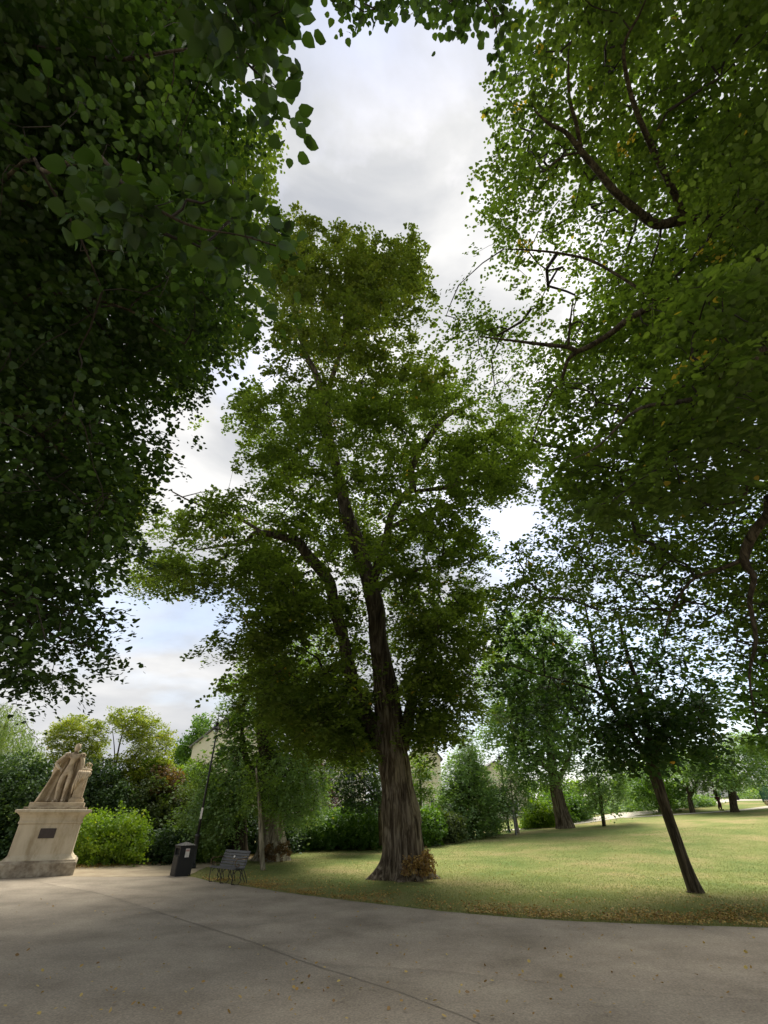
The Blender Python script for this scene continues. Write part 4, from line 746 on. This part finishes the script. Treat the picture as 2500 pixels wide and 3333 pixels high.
# ================================================================ statue
M['stone'] = noisemat('statue_stone', [(0.3, (0.40, 0.33, 0.24)), (0.5, (0.54, 0.455, 0.34)), (0.72, (0.64, 0.56, 0.44))], scale=2.2, rough=.9, bump=.35, bscale=30, second=(5, [(0.35, (0.62, 0.56, 0.5)), (0.6, (1.08, 1.06, 1.0))], .8))
M['stone2'] = noisemat('pedestal_stone', [(0.3, (0.42, 0.36, 0.26)), (0.5, (0.54, 0.475, 0.355)), (0.72, (0.63, 0.56, 0.43))], scale=1.6, rough=.9, bump=.3, bscale=40, stretch=(1.6, 1.6, .5), second=(2.6, [(0.32, (0.62, 0.56, 0.46)), (0.52, (1, 1, 1))], .75))
M['stone3'] = noisemat('base_stone', [(0.3, (0.24, 0.20, 0.15)), (0.5, (0.38, 0.33, 0.25)), (0.7, (0.50, 0.44, 0.34))], scale=3.5, rough=.95, bump=.5, bscale=30, second=(6, [(0.38, (0.55, 0.5, 0.45)), (0.58, (1, 1, 1))], .8))
M['bronze'] = plain('plaque_metal', (0.05, 0.038, 0.034), rough=.5)
def skin(name, verts, edges, mt, parent, sub=2, root=0, scale=None):
    me = bpy.data.meshes.new(name); me.from_pydata([v[:3] for v in verts], edges, []); me.update()
    o = new_obj(name, me, mt, parent); md = o.modifiers.new('skin', 'SKIN'); md.use_smooth_shade = True; md.branch_smoothing = 0.6
    sv = me.skin_vertices[0].data
    for i, v in enumerate(verts):
        r_ = v[3]; r2 = v[4] if len(v) > 4 else r_; sv[i].radius = (r_, r2); sv[i].use_root = (i == root)
    s = o.modifiers.new('sub', 'SUBSURF'); s.levels = s.render_levels = sub
    dg = bpy.context.evaluated_depsgraph_get(); nm = bpy.data.meshes.new_from_object(o.evaluated_get(dg)); nm.name = name
    bpy.data.objects.remove(o); o = bpy.data.objects.new(name, nm); col.objects.link(o); o.parent = parent
    nm.materials.clear(); nm.materials.append(mt)
    nm.polygons.foreach_set('use_smooth', [True] * len(nm.polygons))
    return o
st = empty('statue', (-11.1, 18.43, 0), 'weathered stone statue of a robed figure on a tall cream pedestal with a dark plaque', 'statue', rz=R(28))
def frame_box(name, prof, mt, bev=.012):
    """prof: list of (half width x, half depth y, z)"""
    mb = MB(); vs = [(sx * a * .84, sy * b * .82, z) for a, b, z in prof for sx, sy in ((-1, -1), (1, -1), (1, 1), (-1, 1))]
    n_ = len(prof); fs = [(i * 4 + j, i * 4 + (j + 1) % 4, (i + 1) * 4 + (j + 1) % 4, (i + 1) * 4 + j) for i in range(n_ - 1) for j in range(4)] + [(3, 2, 1, 0), tuple((n_ - 1) * 4 + j for j in range(4))]
    mb.add(vs, fs); return mb.build(name, mt, st, bevel=bev)
frame_box('pedestal_base', [(1.27, 1.2, 0), (1.27, 1.2, .34), (1.22, 1.15, .36), (1.2, 1.13, .4)], M['stone3'], .02)
frame_box('pedestal_shaft', [(1.19, 1.12, .4), (1.12, 1.05, .43), (1.04, .98, .5), (1.01, .95, .54), (1.01, .95, 1.34)], M['stone2'])
frame_box('cornice', [(1.03, .97, 1.34), (1.05, .99, 1.35), (1.05, .99, 1.40), (1.03, .97, 1.41), (1.04, .98, 1.5), (1.10, 1.04, 1.58), (1.20, 1.14, 1.64), (1.26, 1.2, 1.65), (1.26, 1.2, 1.72), (1.2, 1.14, 1.725)], M['stone2'])
frame_box('step', [(1.05, 1.0, 1.725), (1.05, 1.0, 1.79), (1.04, .99, 1.795)], M['stone3'])
frame_box('plinth', [(.93, .8, 1.795), (.93, .8, 1.92), (.92, .79, 1.925)], M['stone'])
MB().box(-.22, .22, -.80, -.777, .96, 1.22).build('plaque', M['bronze'], st, bevel=.006)
Z0 = 1.925
fv = [(-.02, 0, Z0 + .98, .155, .12), (-.01, 0, Z0 + 1.14, .125, .10), (.01, .0, Z0 + 1.3, .16, .12), (.02, .0, Z0 + 1.42, .165, .115), (.02, 0, Z0 + 1.5, .075, .07), (.02, -.015, Z0 + 1.56, .068), (.02, -.02, Z0 + 1.63, .098, .108), (.02, -.02, Z0 + 1.72, .104, .118), (.02, -.01, Z0 + 1.80, .075),
      (-.12, -.01, Z0 + .88, .115), (-.17, -.05, Z0 + .55, .078), (-.16, -.02, Z0 + .42, .074), (-.15, .02, Z0 + .12, .045), (-.15, 0, Z0 + .05, .05), (-.2, -.16, Z0 + .035, .04),
      (.09, -.01, Z0 + .88, .112), (.07, -.09, Z0 + .55, .076), (.07, -.07, Z0 + .42, .072), (.06, -.02, Z0 + .12, .044), (.06, -.04, Z0 + .05, .05), (.10, -.2, Z0 + .035, .04),
      (-.2, 0, Z0 + 1.42, .085), (-.36, -.02, Z0 + 1.3, .07), (-.48, .02, Z0 + 1.16, .06), (-.36, -.1, Z0 + 1.02, .045), (-.27, -.12, Z0 + .98, .045),
      (.24, 0, Z0 + 1.42, .085), (.32, -.02, Z0 + 1.22, .068), (.35, -.05, Z0 + 1.08, .056), (.42, -.12, Z0 + .99, .042), (.48, -.16, Z0 + .97, .04)]
fe = [(0, 1), (1, 2), (2, 3), (3, 4), (4, 5), (5, 6), (6, 7), (7, 8), (0, 9), (9, 10), (10, 11), (11, 12), (12, 13), (13, 14), (0, 15), (15, 16), (16, 17), (17, 18), (18, 19), (19, 20), (3, 21), (21, 22), (22, 23), (23, 24), (24, 25), (3, 26), (26, 27), (27, 28), (28, 29), (29, 30)]
fig = skin('figure', fv, fe, M['stone'], st)
mb = MB()   # brows, nose, ears, hair curls, collar, epaulettes, tassels, hands
for s_ in (-1, 1):
    mb.tube([(.02 + s_ * .04, -.105, Z0 + 1.69), (.02 + s_ * .015, -.118, Z0 + 1.685)], .012, 6); mb.tube([(.02 + s_ * .088, -.02, Z0 + 1.69), (.02 + s_ * .09, -.02, Z0 + 1.65)], .014, 6)
    me_ = MB(); me_.lathe([(.02, -.03), (.1, -.02), (.105, .01), (.03, .045)], 12, (.02 + s_ * .22, 0, Z0 + 1.475))
    for k in range(8): me_.tube([(.02 + s_ * .22 + .1 * math.cos(k * .8), .1 * math.sin(k * .8), Z0 + 1.46), (.02 + s_ * .22 + .105 * math.cos(k * .8), .105 * math.sin(k * .8), Z0 + 1.39)], .014, 5)
    me_.build('epaulette', M['stone'], fig, smooth_=True)
mb.tube([(.02, -.108, Z0 + 1.69), (.02, -.135, Z0 + 1.645), (.02, -.112, Z0 + 1.635)], [.01, .016, .01], 6)
mb.tube([(-.01, -.108, Z0 + 1.605), (.05, -.108, Z0 + 1.605)], .008, 5)
for k in range(16):
    a = k * 2.4; mb.lathe([(.0, -.03), (.032, 0), (.0, .03)], 8, (.02 + .07 * math.cos(a), .0 + .07 * math.sin(a), Z0 + 1.76 + .02 * math.sin(k)))
mb.build('hair', M['stone'], fig, smooth_=True)
mb = MB()
for k in range(5): mb.tube([(-.27 + .0 * k, -.12, Z0 + .99 - .012 * k), (-.235, -.135 - .008 * k, Z0 + .975 - .02 * k), (-.21, -.13, Z0 + .955 - .02 * k)], [.013, .012, .008], 6)
mb.build('hand', M['stone'], fig, smooth_=True); mb = MB()
for k in range(5): mb.tube([(.48, -.15 - .012 * k, Z0 + .975), (.53, -.16 - .014 * k, Z0 + .965), (.565, -.155 - .014 * k, Z0 + .945)], [.013, .012, .008], 6)
mb.build('hand', M['stone'], fig, smooth_=True)
# mantle: chain of orders over the chest, robe hanging behind and flaring to the left
mb = MB(); n_u, n_v = 44, 26
def cloak(u, v, off=0):       # u across -1..1, v down 0..1
    top = Z0 + 1.44; bot = Z0 + .015; z = top + (bot - top) * v
    wl = .24 + .26 * min(1, v * 2.2) + .36 * max(0, v - .42) ** 1.25 * 1.4; wr = .27 + .12 * v
    x = (-wl if u < 0 else wr) * abs(u) ** .9 + .02
    yb_ = .14 + .12 * v - .20 * abs(u) ** 2 * (1 - .4 * v)
    if u < -.55: yb_ -= .10 * (abs(u) - .55) * 2
    f = .035 * (.35 + v) * math.sin(u * 17 + 1.2 * math.sin(v * 3)) + .02 * v * math.sin(u * 31 + 2)
    z2 = z + .03 * mnoise.noise(Vector((u * 3, v * 3, 1)))
    return (x + off * .3 * u, yb_ + f + off, max(z2, bot) if v < .99 else bot)
vs = [cloak(-1 + 2 * i / n_u, j / n_v) for j in range(n_v + 1) for i in range(n_u + 1)]; vs2 = [(x, y + .05, z) for x, y, z in vs]; W_ = n_u + 1; NN = len(vs)
fs = [(j * W_ + i, (j + 1) * W_ + i, (j + 1) * W_ + i + 1, j * W_ + i + 1) for j in range(n_v) for i in range(n_u)]
fs2 = [tuple(q + NN for q in f[::-1]) for f in fs]
rim = [(i, i + 1, i + 1 + NN, i + NN) for i in range(n_u)] + [(n_v * W_ + i + 1, n_v * W_ + i, n_v * W_ + i + NN, n_v * W_ + i + 1 + NN) for i in range(n_u)] + [((j + 1) * W_, j * W_, j * W_ + NN, (j + 1) * W_ + NN) for j in range(n_v)] + [(j * W_ + n_u, (j + 1) * W_ + n_u, (j + 1) * W_ + n_u + NN, j * W_ + n_u + NN) for j in range(n_v)]
mb.add(vs + vs2, fs + fs2 + rim)
for s_, w_ in ((-1, .5), (1, .26)):     # sleeve-like folds over each arm
    mb.tube([(s_ * .16, .02, Z0 + 1.47), (s_ * .27, .03, Z0 + 1.4), (s_ * (.2 + w_ * .42), .06, Z0 + 1.22), (s_ * (.2 + w_ * .5), .08, Z0 + .95), (s_ * (.2 + w_ * .5), .1, Z0 + .6)], [.06, .09, .09, .08, .04], 10, squash=.8)
for k in range(9): t_ = k / 8 * math.pi; mb.lathe([(.0, -.02), (.024, 0), (0, .02)], 8, (.02 + .15 * math.cos(t_), -.125, Z0 + 1.43 - .11 * math.sin(t_)))
mb.build('robe', M['stone'], fig, smooth_=True)
mb = MB()
mb.box(.27, .72, -.32, .2, Z0, Z0 + .1); mb.box(.3, .69, -.29, .17, Z0 + .1, Z0 + .14); mb.box(.33, .64, -.25, .14, Z0 + .14, Z0 + .8, .01); mb.box(.3, .68, -.28, .17, Z0 + .8, Z0 + .86); mb.box(.28, .70, -.30, .19, Z0 + .86, Z0 + .92)
mb.build('pillar', M['stone'], st, bevel=.01)
mb = MB()
for k, (x, d, ln) in enumerate([(.36, -.30, .5), (.42, -.31, .32), (.48, -.31, .22), (.55, -.31, .26), (.61, -.30, .42), (.31, -.28, .62)]):
    mb.tube([(x, d + .03, Z0 + .93), (x + .01, d, Z0 + .88), (x - .02 + .02 * math.sin(k), d, Z0 + .88 - ln * .6), (x - .03, d + .02, Z0 + .88 - ln)], [.045, .05, .038, .015], 8)
mb.lathe([(.02, 0), (.17, .02), (.2, .06), (.17, .1), (.03, .12)], 14, (.5, -.06, Z0 + .92))
mb.build('drapery', M['stone'], st, smooth_=True)
mb = MB(); mb.lathe([(.105, 0), (.115, .02), (.105, .05), (.1, .06)], 16, (.53, -.04, Z0 + 1.03))
for k in range(4):
    a = k * math.pi / 2 + .3; mb.tube([(.53 + .1 * math.cos(a), -.04 + .1 * math.sin(a), Z0 + 1.08), (.53 + .12 * math.cos(a), -.04 + .12 * math.sin(a), Z0 + 1.15), (.53 + .05 * math.cos(a), -.04 + .05 * math.sin(a), Z0 + 1.2), (.53, -.04, Z0 + 1.18)], .018, 6)
mb.lathe([(.0, -.03), (.028, 0), (0, .03)], 8, (.53, -.04, Z0 + 1.22)); mb.build('crown_ornament', M['stone'], st, smooth_=True)

# ================================================================ litter bin
M['binp'] = plain('bin_plastic', (0.013, 0.013, 0.014), rough=.5); M['bindoor'] = plain('bin_panel', (0.022, 0.021, 0.021), rough=.6); M['paper'] = plain('paper', (0.7, 0.67, 0.64), rough=.7); M['red'] = plain('red_print', (0.45, 0.10, 0.08), rough=.7); M['hole_shade'] = plain('bin_inside_shade', (0.004, 0.004, 0.004), rough=.95)
def make_bin(loc, rz, label, sc_=1.0):
    b = empty('litter_bin', loc, label, 'litter bin', rz=rz); b.scale = (sc_,) * 3; s = .235
    mb = MB(); mb.box(-s, s, -s, s, .0, .53); mb.box(-s, s, -s + .06, s, .53, .70); mb.box(s - .05, s, -s, -s + .06, .53, .70); mb.box(-s, -s + .05, -s, -s + .06, .53, .70); mb.box(-s, s, -s, s, .70, .75); bd = mb.build('body', M['binp'], b, bevel=.008)
    MB().box(-s + .055, s - .055, -s + .052, -s + .058, .535, .695).build('opening_shade', M['hole_shade'], bd)  # near-black sheet in a shallow recess; shade of the inside put into its colour
    MB().box(-s + .03, s - .03, -s - .014, -s - .002, .03, .51).build('door', M['bindoor'], b, bevel=.004)
    mb = MB(); mb.add([(-s - .02, -s - .02, .752), (s + .02, -s - .02, .752), (s + .02, s + .02, .752), (-s - .02, s + .02, .752), (-s - .02, -s - .02, .775), (s + .02, -s - .02, .775), (s + .02, s + .02, .775), (-s - .02, s + .02, .775), (0, 0, .86)],
           [(3, 2, 1, 0), (0, 1, 5, 4), (1, 2, 6, 5), (2, 3, 7, 6), (3, 0, 4, 7), (4, 5, 8), (5, 6, 8), (6, 7, 8), (7, 4, 8)]); mb.build('lid', M['bindoor'], b, bevel=.006)
    nt_ = MB().box(s + .002, s + .006, -.06, .07, .47, .69).build('notice', M['paper'], b)
    mb = MB(); mb.box(s + .0065, s + .0075, -.05, .06, .625, .645); mb.build('heading', M['red'], nt_); MB().box(s + .0065, s + .0075, -.045, .055, .665, .672).build('print', M['red'], nt_)
    return b
make_bin((-6.35, 18.05, 0), R(-50), 'black square litter bin with a pitched lid and a white notice, on the plaza edge')
fb = make_bin((36.6, 56, float(hgt(36.6, 56))), R(-20), 'distant dark bin with a white sticker right of the thick straight trunk', 1.25)

# ================================================================ bench
M['iron'] = plain('iron_paint', (0.045, 0.038, 0.03), rough=.55); M['slat'] = noisemat('slat_paint', [(0.3, (0.030, 0.033, 0.036)), (0.7, (0.055, 0.058, 0.06))], scale=8, rough=.45, spec=.5, bump=.2, bscale=60)
M['rustiron'] = plain('rusty_iron', (0.12, 0.07, 0.035), rough=.7)
bn = empty('park_bench', (-4.33, 16.25, 0.01), 'dark slatted park bench with curled iron legs at the edge of the grass', 'bench', rz=R(-40)); hl = .60
prof = [(-.27, .335), (-.22, .352), (-.15, .345), (-.08, .335), (-.01, .33)]
mb = MB()
for i, (yy, zz) in enumerate(prof): mb.box(-hl, hl, yy - .03, yy + .025, zz - .012, zz + .012)
mb.build('seat', M['slat'], bn, bevel=.004)
mb = MB(); bp_ = [(.045, .365, .30), (.07, .43, .22), (.09, .495, .22), (.112, .56, .22), (.135, .625, .25), (.165, .69, .3)]
for yy, zz, tl in bp_:
    c_, s2 = math.cos(R(16)), math.sin(R(16)); hh = .028
    mb.add([(x, yy + dy * c_ + dz * s2, zz - dy * s2 + dz * c_) for x in (-hl, hl) for dy, dz in ((-.01, -hh), (.01, -hh), (.01, hh), (-.01, hh))], [(0, 1, 2, 3), (7, 6, 5, 4), (0, 4, 5, 1), (1, 5, 6, 2), (2, 6, 7, 3), (3, 7, 4, 0)])
br = mb.build('backrest', M['slat'], bn, bevel=.003)
MB().box(-.07, .0, .098, .102, .555, .6).build('plaque', M['white'], br)
def arc(cx_, cz, r_, a0, a1, n_=14): return [(cx_ + r_ * math.cos(R(a0 + (a1 - a0) * i / n_)), cz + r_ * math.sin(R(a0 + (a1 - a0) * i / n_))) for i in range(n_ + 1)]
for x in (-hl + .06, 0, hl - .06):
    mb = MB(); T = lambda pts, r_=.011: mb.tube([(x, a, b) for a, b in pts], r_, 6)
    T([(-.28, .325), (-.285, .2), (-.28, .08), (-.27, .012)]); T([(-.27, .012)] + arc(-.13, .13, .14, 235, 340)); T([(.0, .32), (.03, .2), (.1, .1), (.15, .012)]); T([(.04, .33), (.13, .2), (.19, .08), (.2, .012)])
    T([(-.28, .32), (-.15, .325), (0, .318), (.04, .36), (.1, .55), (.17, .71)]); T(arc(-.13, .2, .11, 160, -40)); T([(-.02, .31)] + arc(.06, .17, .09, 120, 250))
    mb.build('leg', M['iron'], bn, smooth_=True)
for x in (-hl + .02, hl - .02):
    MB().tube([(x, .12, .56), (x, .02, .56), (x, -.12, .55)] + [(x, a, b) for a, b in arc(-.2, .47, .085, 70, 330, 18)] + [(x, -.2, .44), (x, -.17, .46)], .011, 6).build('armrest', M['rustiron'], bn, smooth_=True)

# ================================================================ lamp posts
M['lampb'] = plain('lamp_iron', (0.018, 0.018, 0.02), rough=.45)
def glassmat():
    m, t, o = mat('lamp_glass'); p = N(t, 'ShaderNodeBsdfPrincipled'); p.inputs['Base Color'].default_value = (.85, .92, .88, 1); p.inputs['Roughness'].default_value = .08; p.inputs['Transmission Weight'].default_value = .75; p.inputs['IOR'].default_value = 1.2
    t.links.new(p.outputs[0], o.inputs[0]); return m
M['lglass'] = glassmat()
def make_lamp(loc, rz, label):
    l = empty('lamp_post', loc, label, 'lamp post', 'black swan neck lamp posts in the park', rz=rz)
    mb = MB(); mb.lathe([(.14, 0), (.14, .08), (.11, .12), (.085, .2), (.08, .9), (.10, .93), (.10, .97), (.06, 1.0)], 14)
    mb.tube([(0, 0, .98), (0, 0, 2.4), (0, 0, 4.15)], [.05, .04, .03], 10); mb.lathe([(.03, 0), (.05, .02), (.03, .05)], 10, (0, 0, 2.6)); mb.build('post', M['lampb'], l, smooth_=True)
    pts = [(0, 0, 4.1), (.05, 0, 4.22), (.2, 0, 4.3)] + [(.06 + .36 * math.cos(R(a)), 0, 4.62 + .34 * math.sin(R(a))) for a in range(-60, 96, 12)]
    pts += [(-.04, 0, 4.97), (-.05, 0, 4.93)]
    mb = MB(); mb.tube(pts, .018, 8); mb.tube([(-.05, 0, 5.08), (-.05, 0, 4.72)], [.012, .02], 8); mb.lathe([(.0, -.03), (.03, 0), (0, .04)], 8, (-.05, 0, 5.05)); mb.lathe([(.0, -.03), (.03, 0), (0, .03)], 8, (.33, 0, 4.88)); mb.build('arm', M['lampb'], l, smooth_=True)
    mb = MB(); mb.lathe([(.02, .0), (.08, -.0), (.085, -.04), (.05, -.05), (.05, -.12), (.12, -.14), (.13, -.2), (.2, -.235), (.205, -.245), (.12, -.245)], 18, (-.05, 0, 4.72))
    ln = mb.build('lantern', M['lampb'], l, smooth_=True)
    MB().lathe([(.11, -.247), (.105, -.33), (.07, -.42), (.02, -.45)], 16, (-.05, 0, 4.72)).build('glass', M['lglass'], ln, smooth_=True)
    MB().lathe([(.03, -.25), (.04, -.32), (.02, -.36)], 10, (-.05, 0, 4.72)).build('bulb', M['white'], ln, smooth_=True)
    return l
lp = make_lamp((-6.78, 20.3, 0), R(6), 'tall black lamp post behind the litter bin, its hooked neck holding a glass lantern')
mb = MB(); mb.box(-.035, .035, -.062, -.056, 1.45, 1.8); o = mb.build('sticker', M['white'], lp)
def copy_tree(o, parent=None):
    c = o.copy(); col.objects.link(c); c.parent = parent
    for ch in list(o.children):
        if ch.name.startswith('sticker'): continue
        copy_tree(ch, c)
    return c
lp2 = copy_tree(lp); lp2.location = (8.55, 38, float(hgt(8.55, 38))); lp2['label'] = 'distant lamp post, only its dark lantern showing beside the pyramid tree'
lp2.rotation_euler = (0, 0, R(20))

# ================================================================ small far things
M['bol'] = plain('bollard_grey', (0.16, 0.16, 0.15), rough=.6)
g_ = lambda x, y: float(hgt(x, y))
bo = empty('bollard', (8.35, 35.2, g_(8.35, 35.2)), 'thin grey bollard with a white cap at the far edge of the lawn', 'bollard')
MB().lathe([(.07, 0), (.07, 1.25), (.06, 1.3)], 12).build('post', M['bol'], bo); MB().lathe([(.085, 1.3), (.09, 1.36), (.085, 1.46), (.03, 1.52)], 12).build('cap', M['white'], bo, smooth_=True)
# person standing by the tree
M['skin'] = plain('skin', (0.35, 0.2, 0.14), rough=.6); M['black'] = plain('dark_jacket', (0.012, 0.012, 0.02), rough=.8); M['blue'] = plain('light_blue_cloth', (0.16, 0.34, 0.62), rough=.8); M['maroon'] = plain('maroon_trousers', (0.09, 0.015, 0.04), rough=.8)
px_, py0 = 27.0, 43.5
pe = empty('person', (px_, py0, g_(px_, py0) + .02), 'person in a dark jacket and maroon trousers holding a light blue bundle by the trees', 'person', rz=R(35))
pv = [(0, 0, .93, .135, .11), (0, 0, 1.1, .13, .10), (0, -.01, 1.28, .155, .11), (0, -.01, 1.4, .15, .10), (0, -.02, 1.48, .06), (0, -.04, 1.55, .075, .085), (0, -.04, 1.65, .085, .095), (0, -.03, 1.7, .05),
      (-.09, 0, .85, .10), (-.11, -.12, .48, .068), (-.11, -.1, .3, .055), (-.11, -.08, .09, .04), (-.12, -.22, .04, .035), (.09, 0, .85, .10), (.11, .06, .48, .068), (.11, .14, .3, .055), (.11, .2, .1, .04), (.12, .08, .04, .035),
      (-.19, 0, 1.39, .065), (-.24, -.03, 1.13, .05), (-.14, -.24, 1.06, .038), (-.06, -.27, 1.07, .03), (.19, 0, 1.39, .065), (.24, -.03, 1.13, .05), (.14, -.24, 1.06, .038), (.06, -.27, 1.07, .03)]
pe_ = [(0, 1), (1, 2), (2, 3), (3, 4), (4, 5), (5, 6), (6, 7), (0, 8), (8, 9), (9, 10), (10, 11), (11, 12), (0, 13), (13, 14), (14, 15), (15, 16), (16, 17), (3, 18), (18, 19), (19, 20), (20, 21), (3, 22), (22, 23), (23, 24), (24, 25)]
skin('body', pv, pe_, M['skin'], pe, sub=2)
infl = lambda idx, d: [(*pv[i][:3], pv[i][3] + d, (pv[i][4] if len(pv[i]) > 4 else pv[i][3]) + d) for i in idx]
skin('trousers', infl([0, 8, 9, 10, 11, 13, 14, 15, 16], .02), [(0, 1), (1, 2), (2, 3), (3, 4), (0, 5), (5, 6), (6, 7), (7, 8)], M['maroon'], pe, sub=2)
skin('jacket', infl([0, 1, 2, 3, 18, 19, 20, 22, 23, 24], .03), [(0, 1), (1, 2), (2, 3), (3, 4), (4, 5), (5, 6), (3, 7), (7, 8), (8, 9)], M['black'], pe, sub=2)
skin('shoes', [(-.11, -.06, .06, .05), (-.12, -.26, .05, .045), ], [(0, 1)], M['black'], pe, sub=1); skin('shoes', [(.11, .2, .06, .05), (.12, .03, .05, .045)], [(0, 1)], M['black'], pe, sub=1)
skin('hair', [(0, .0, 1.6, .08), (0, -.02, 1.68, .095), (0, -.03, 1.72, .06)], [(0, 1), (1, 2)], M['black'], pe, sub=2)
bu = tag(skin('cloth_bundle', [(-.12, 0, 0, .1), (.0, -.02, .02, .15), (.13, 0, 0, .1)], [(0, 1), (1, 2)], M['blue'], None, sub=2), 'light blue cloth bundle carried in the arms of the person', 'bundle')
bu.location = (px_ + .17, py0 - .25, g_(px_, py0) + 1.16)
# pale gate and wall at the park entrance
ga = empty('gate', (36.4, 60, g_(36.4, 60)), 'pale gate panels between dark posts at the park entrance behind the person', 'gate')
for k in range(4): MB().box(-2.6 + k * 1.3, -1.5 + k * 1.3, -.04, .04, .15, 2.3).build('panel', M['white'], ga, bevel=.01)
for k in range(5): MB().box(-2.72 + k * 1.3, -2.6 + k * 1.3, -.07, .07, 0, 2.5).build('post', M['lampb'], ga, bevel=.01)
lg = empty('log', (32.6, 45.5, g_(32.6, 45.5)), 'short brown log lying on the grass at the right edge', 'log', rz=R(25))
mb = MB(); mb.tube([(-.6, 0, .16), (0, .02, .17), (.6, 0, .16)], [.17, .19, .16], 14); mb.build('bark', M['bark'], lg, smooth_=True); MB().lathe([(.15, 0), (.15, .012)], 14).build('cut_end', M['rust'] if False else M['stone'], lg)
ce = [c for c in lg.children if c.name.startswith('cut_end')][0]; ce.rotation_euler = (0, R(-90), 0); ce.location = (-.601, 0, .16)
def netmat():
    m, t, o = mat('green_mesh'); p = N(t, 'ShaderNodeBsdfPrincipled'); p.inputs['Base Color'].default_value = (.02, .10, .075, 1); p.inputs['Roughness'].default_value = .7; t.links.new(p.outputs[0], o.inputs[0]); return m
M['net'] = netmat()
nf = empty('mesh_fence', (35.2, 50, g_(35.2, 50)), 'tall dark green mesh fence at the right edge behind the trees', 'fence')
mb = MB()
for k in range(60): mb.tube([(k * .1, 0, .1), (k * .1, 0, 5.6)], .028, 4)
for k in range(56): mb.tube([(0, .02, .1 + k * .1), (5.9, .02, .1 + k * .1)], .028, 4)
mb.build('mesh_panel', M['net'], nf)
for k in range(4): MB().tube([(k * 1.97, 0, 0), (k * 1.97, 0, 5.7)], .05, 10).build('post', M['net'], nf, smooth_=True)
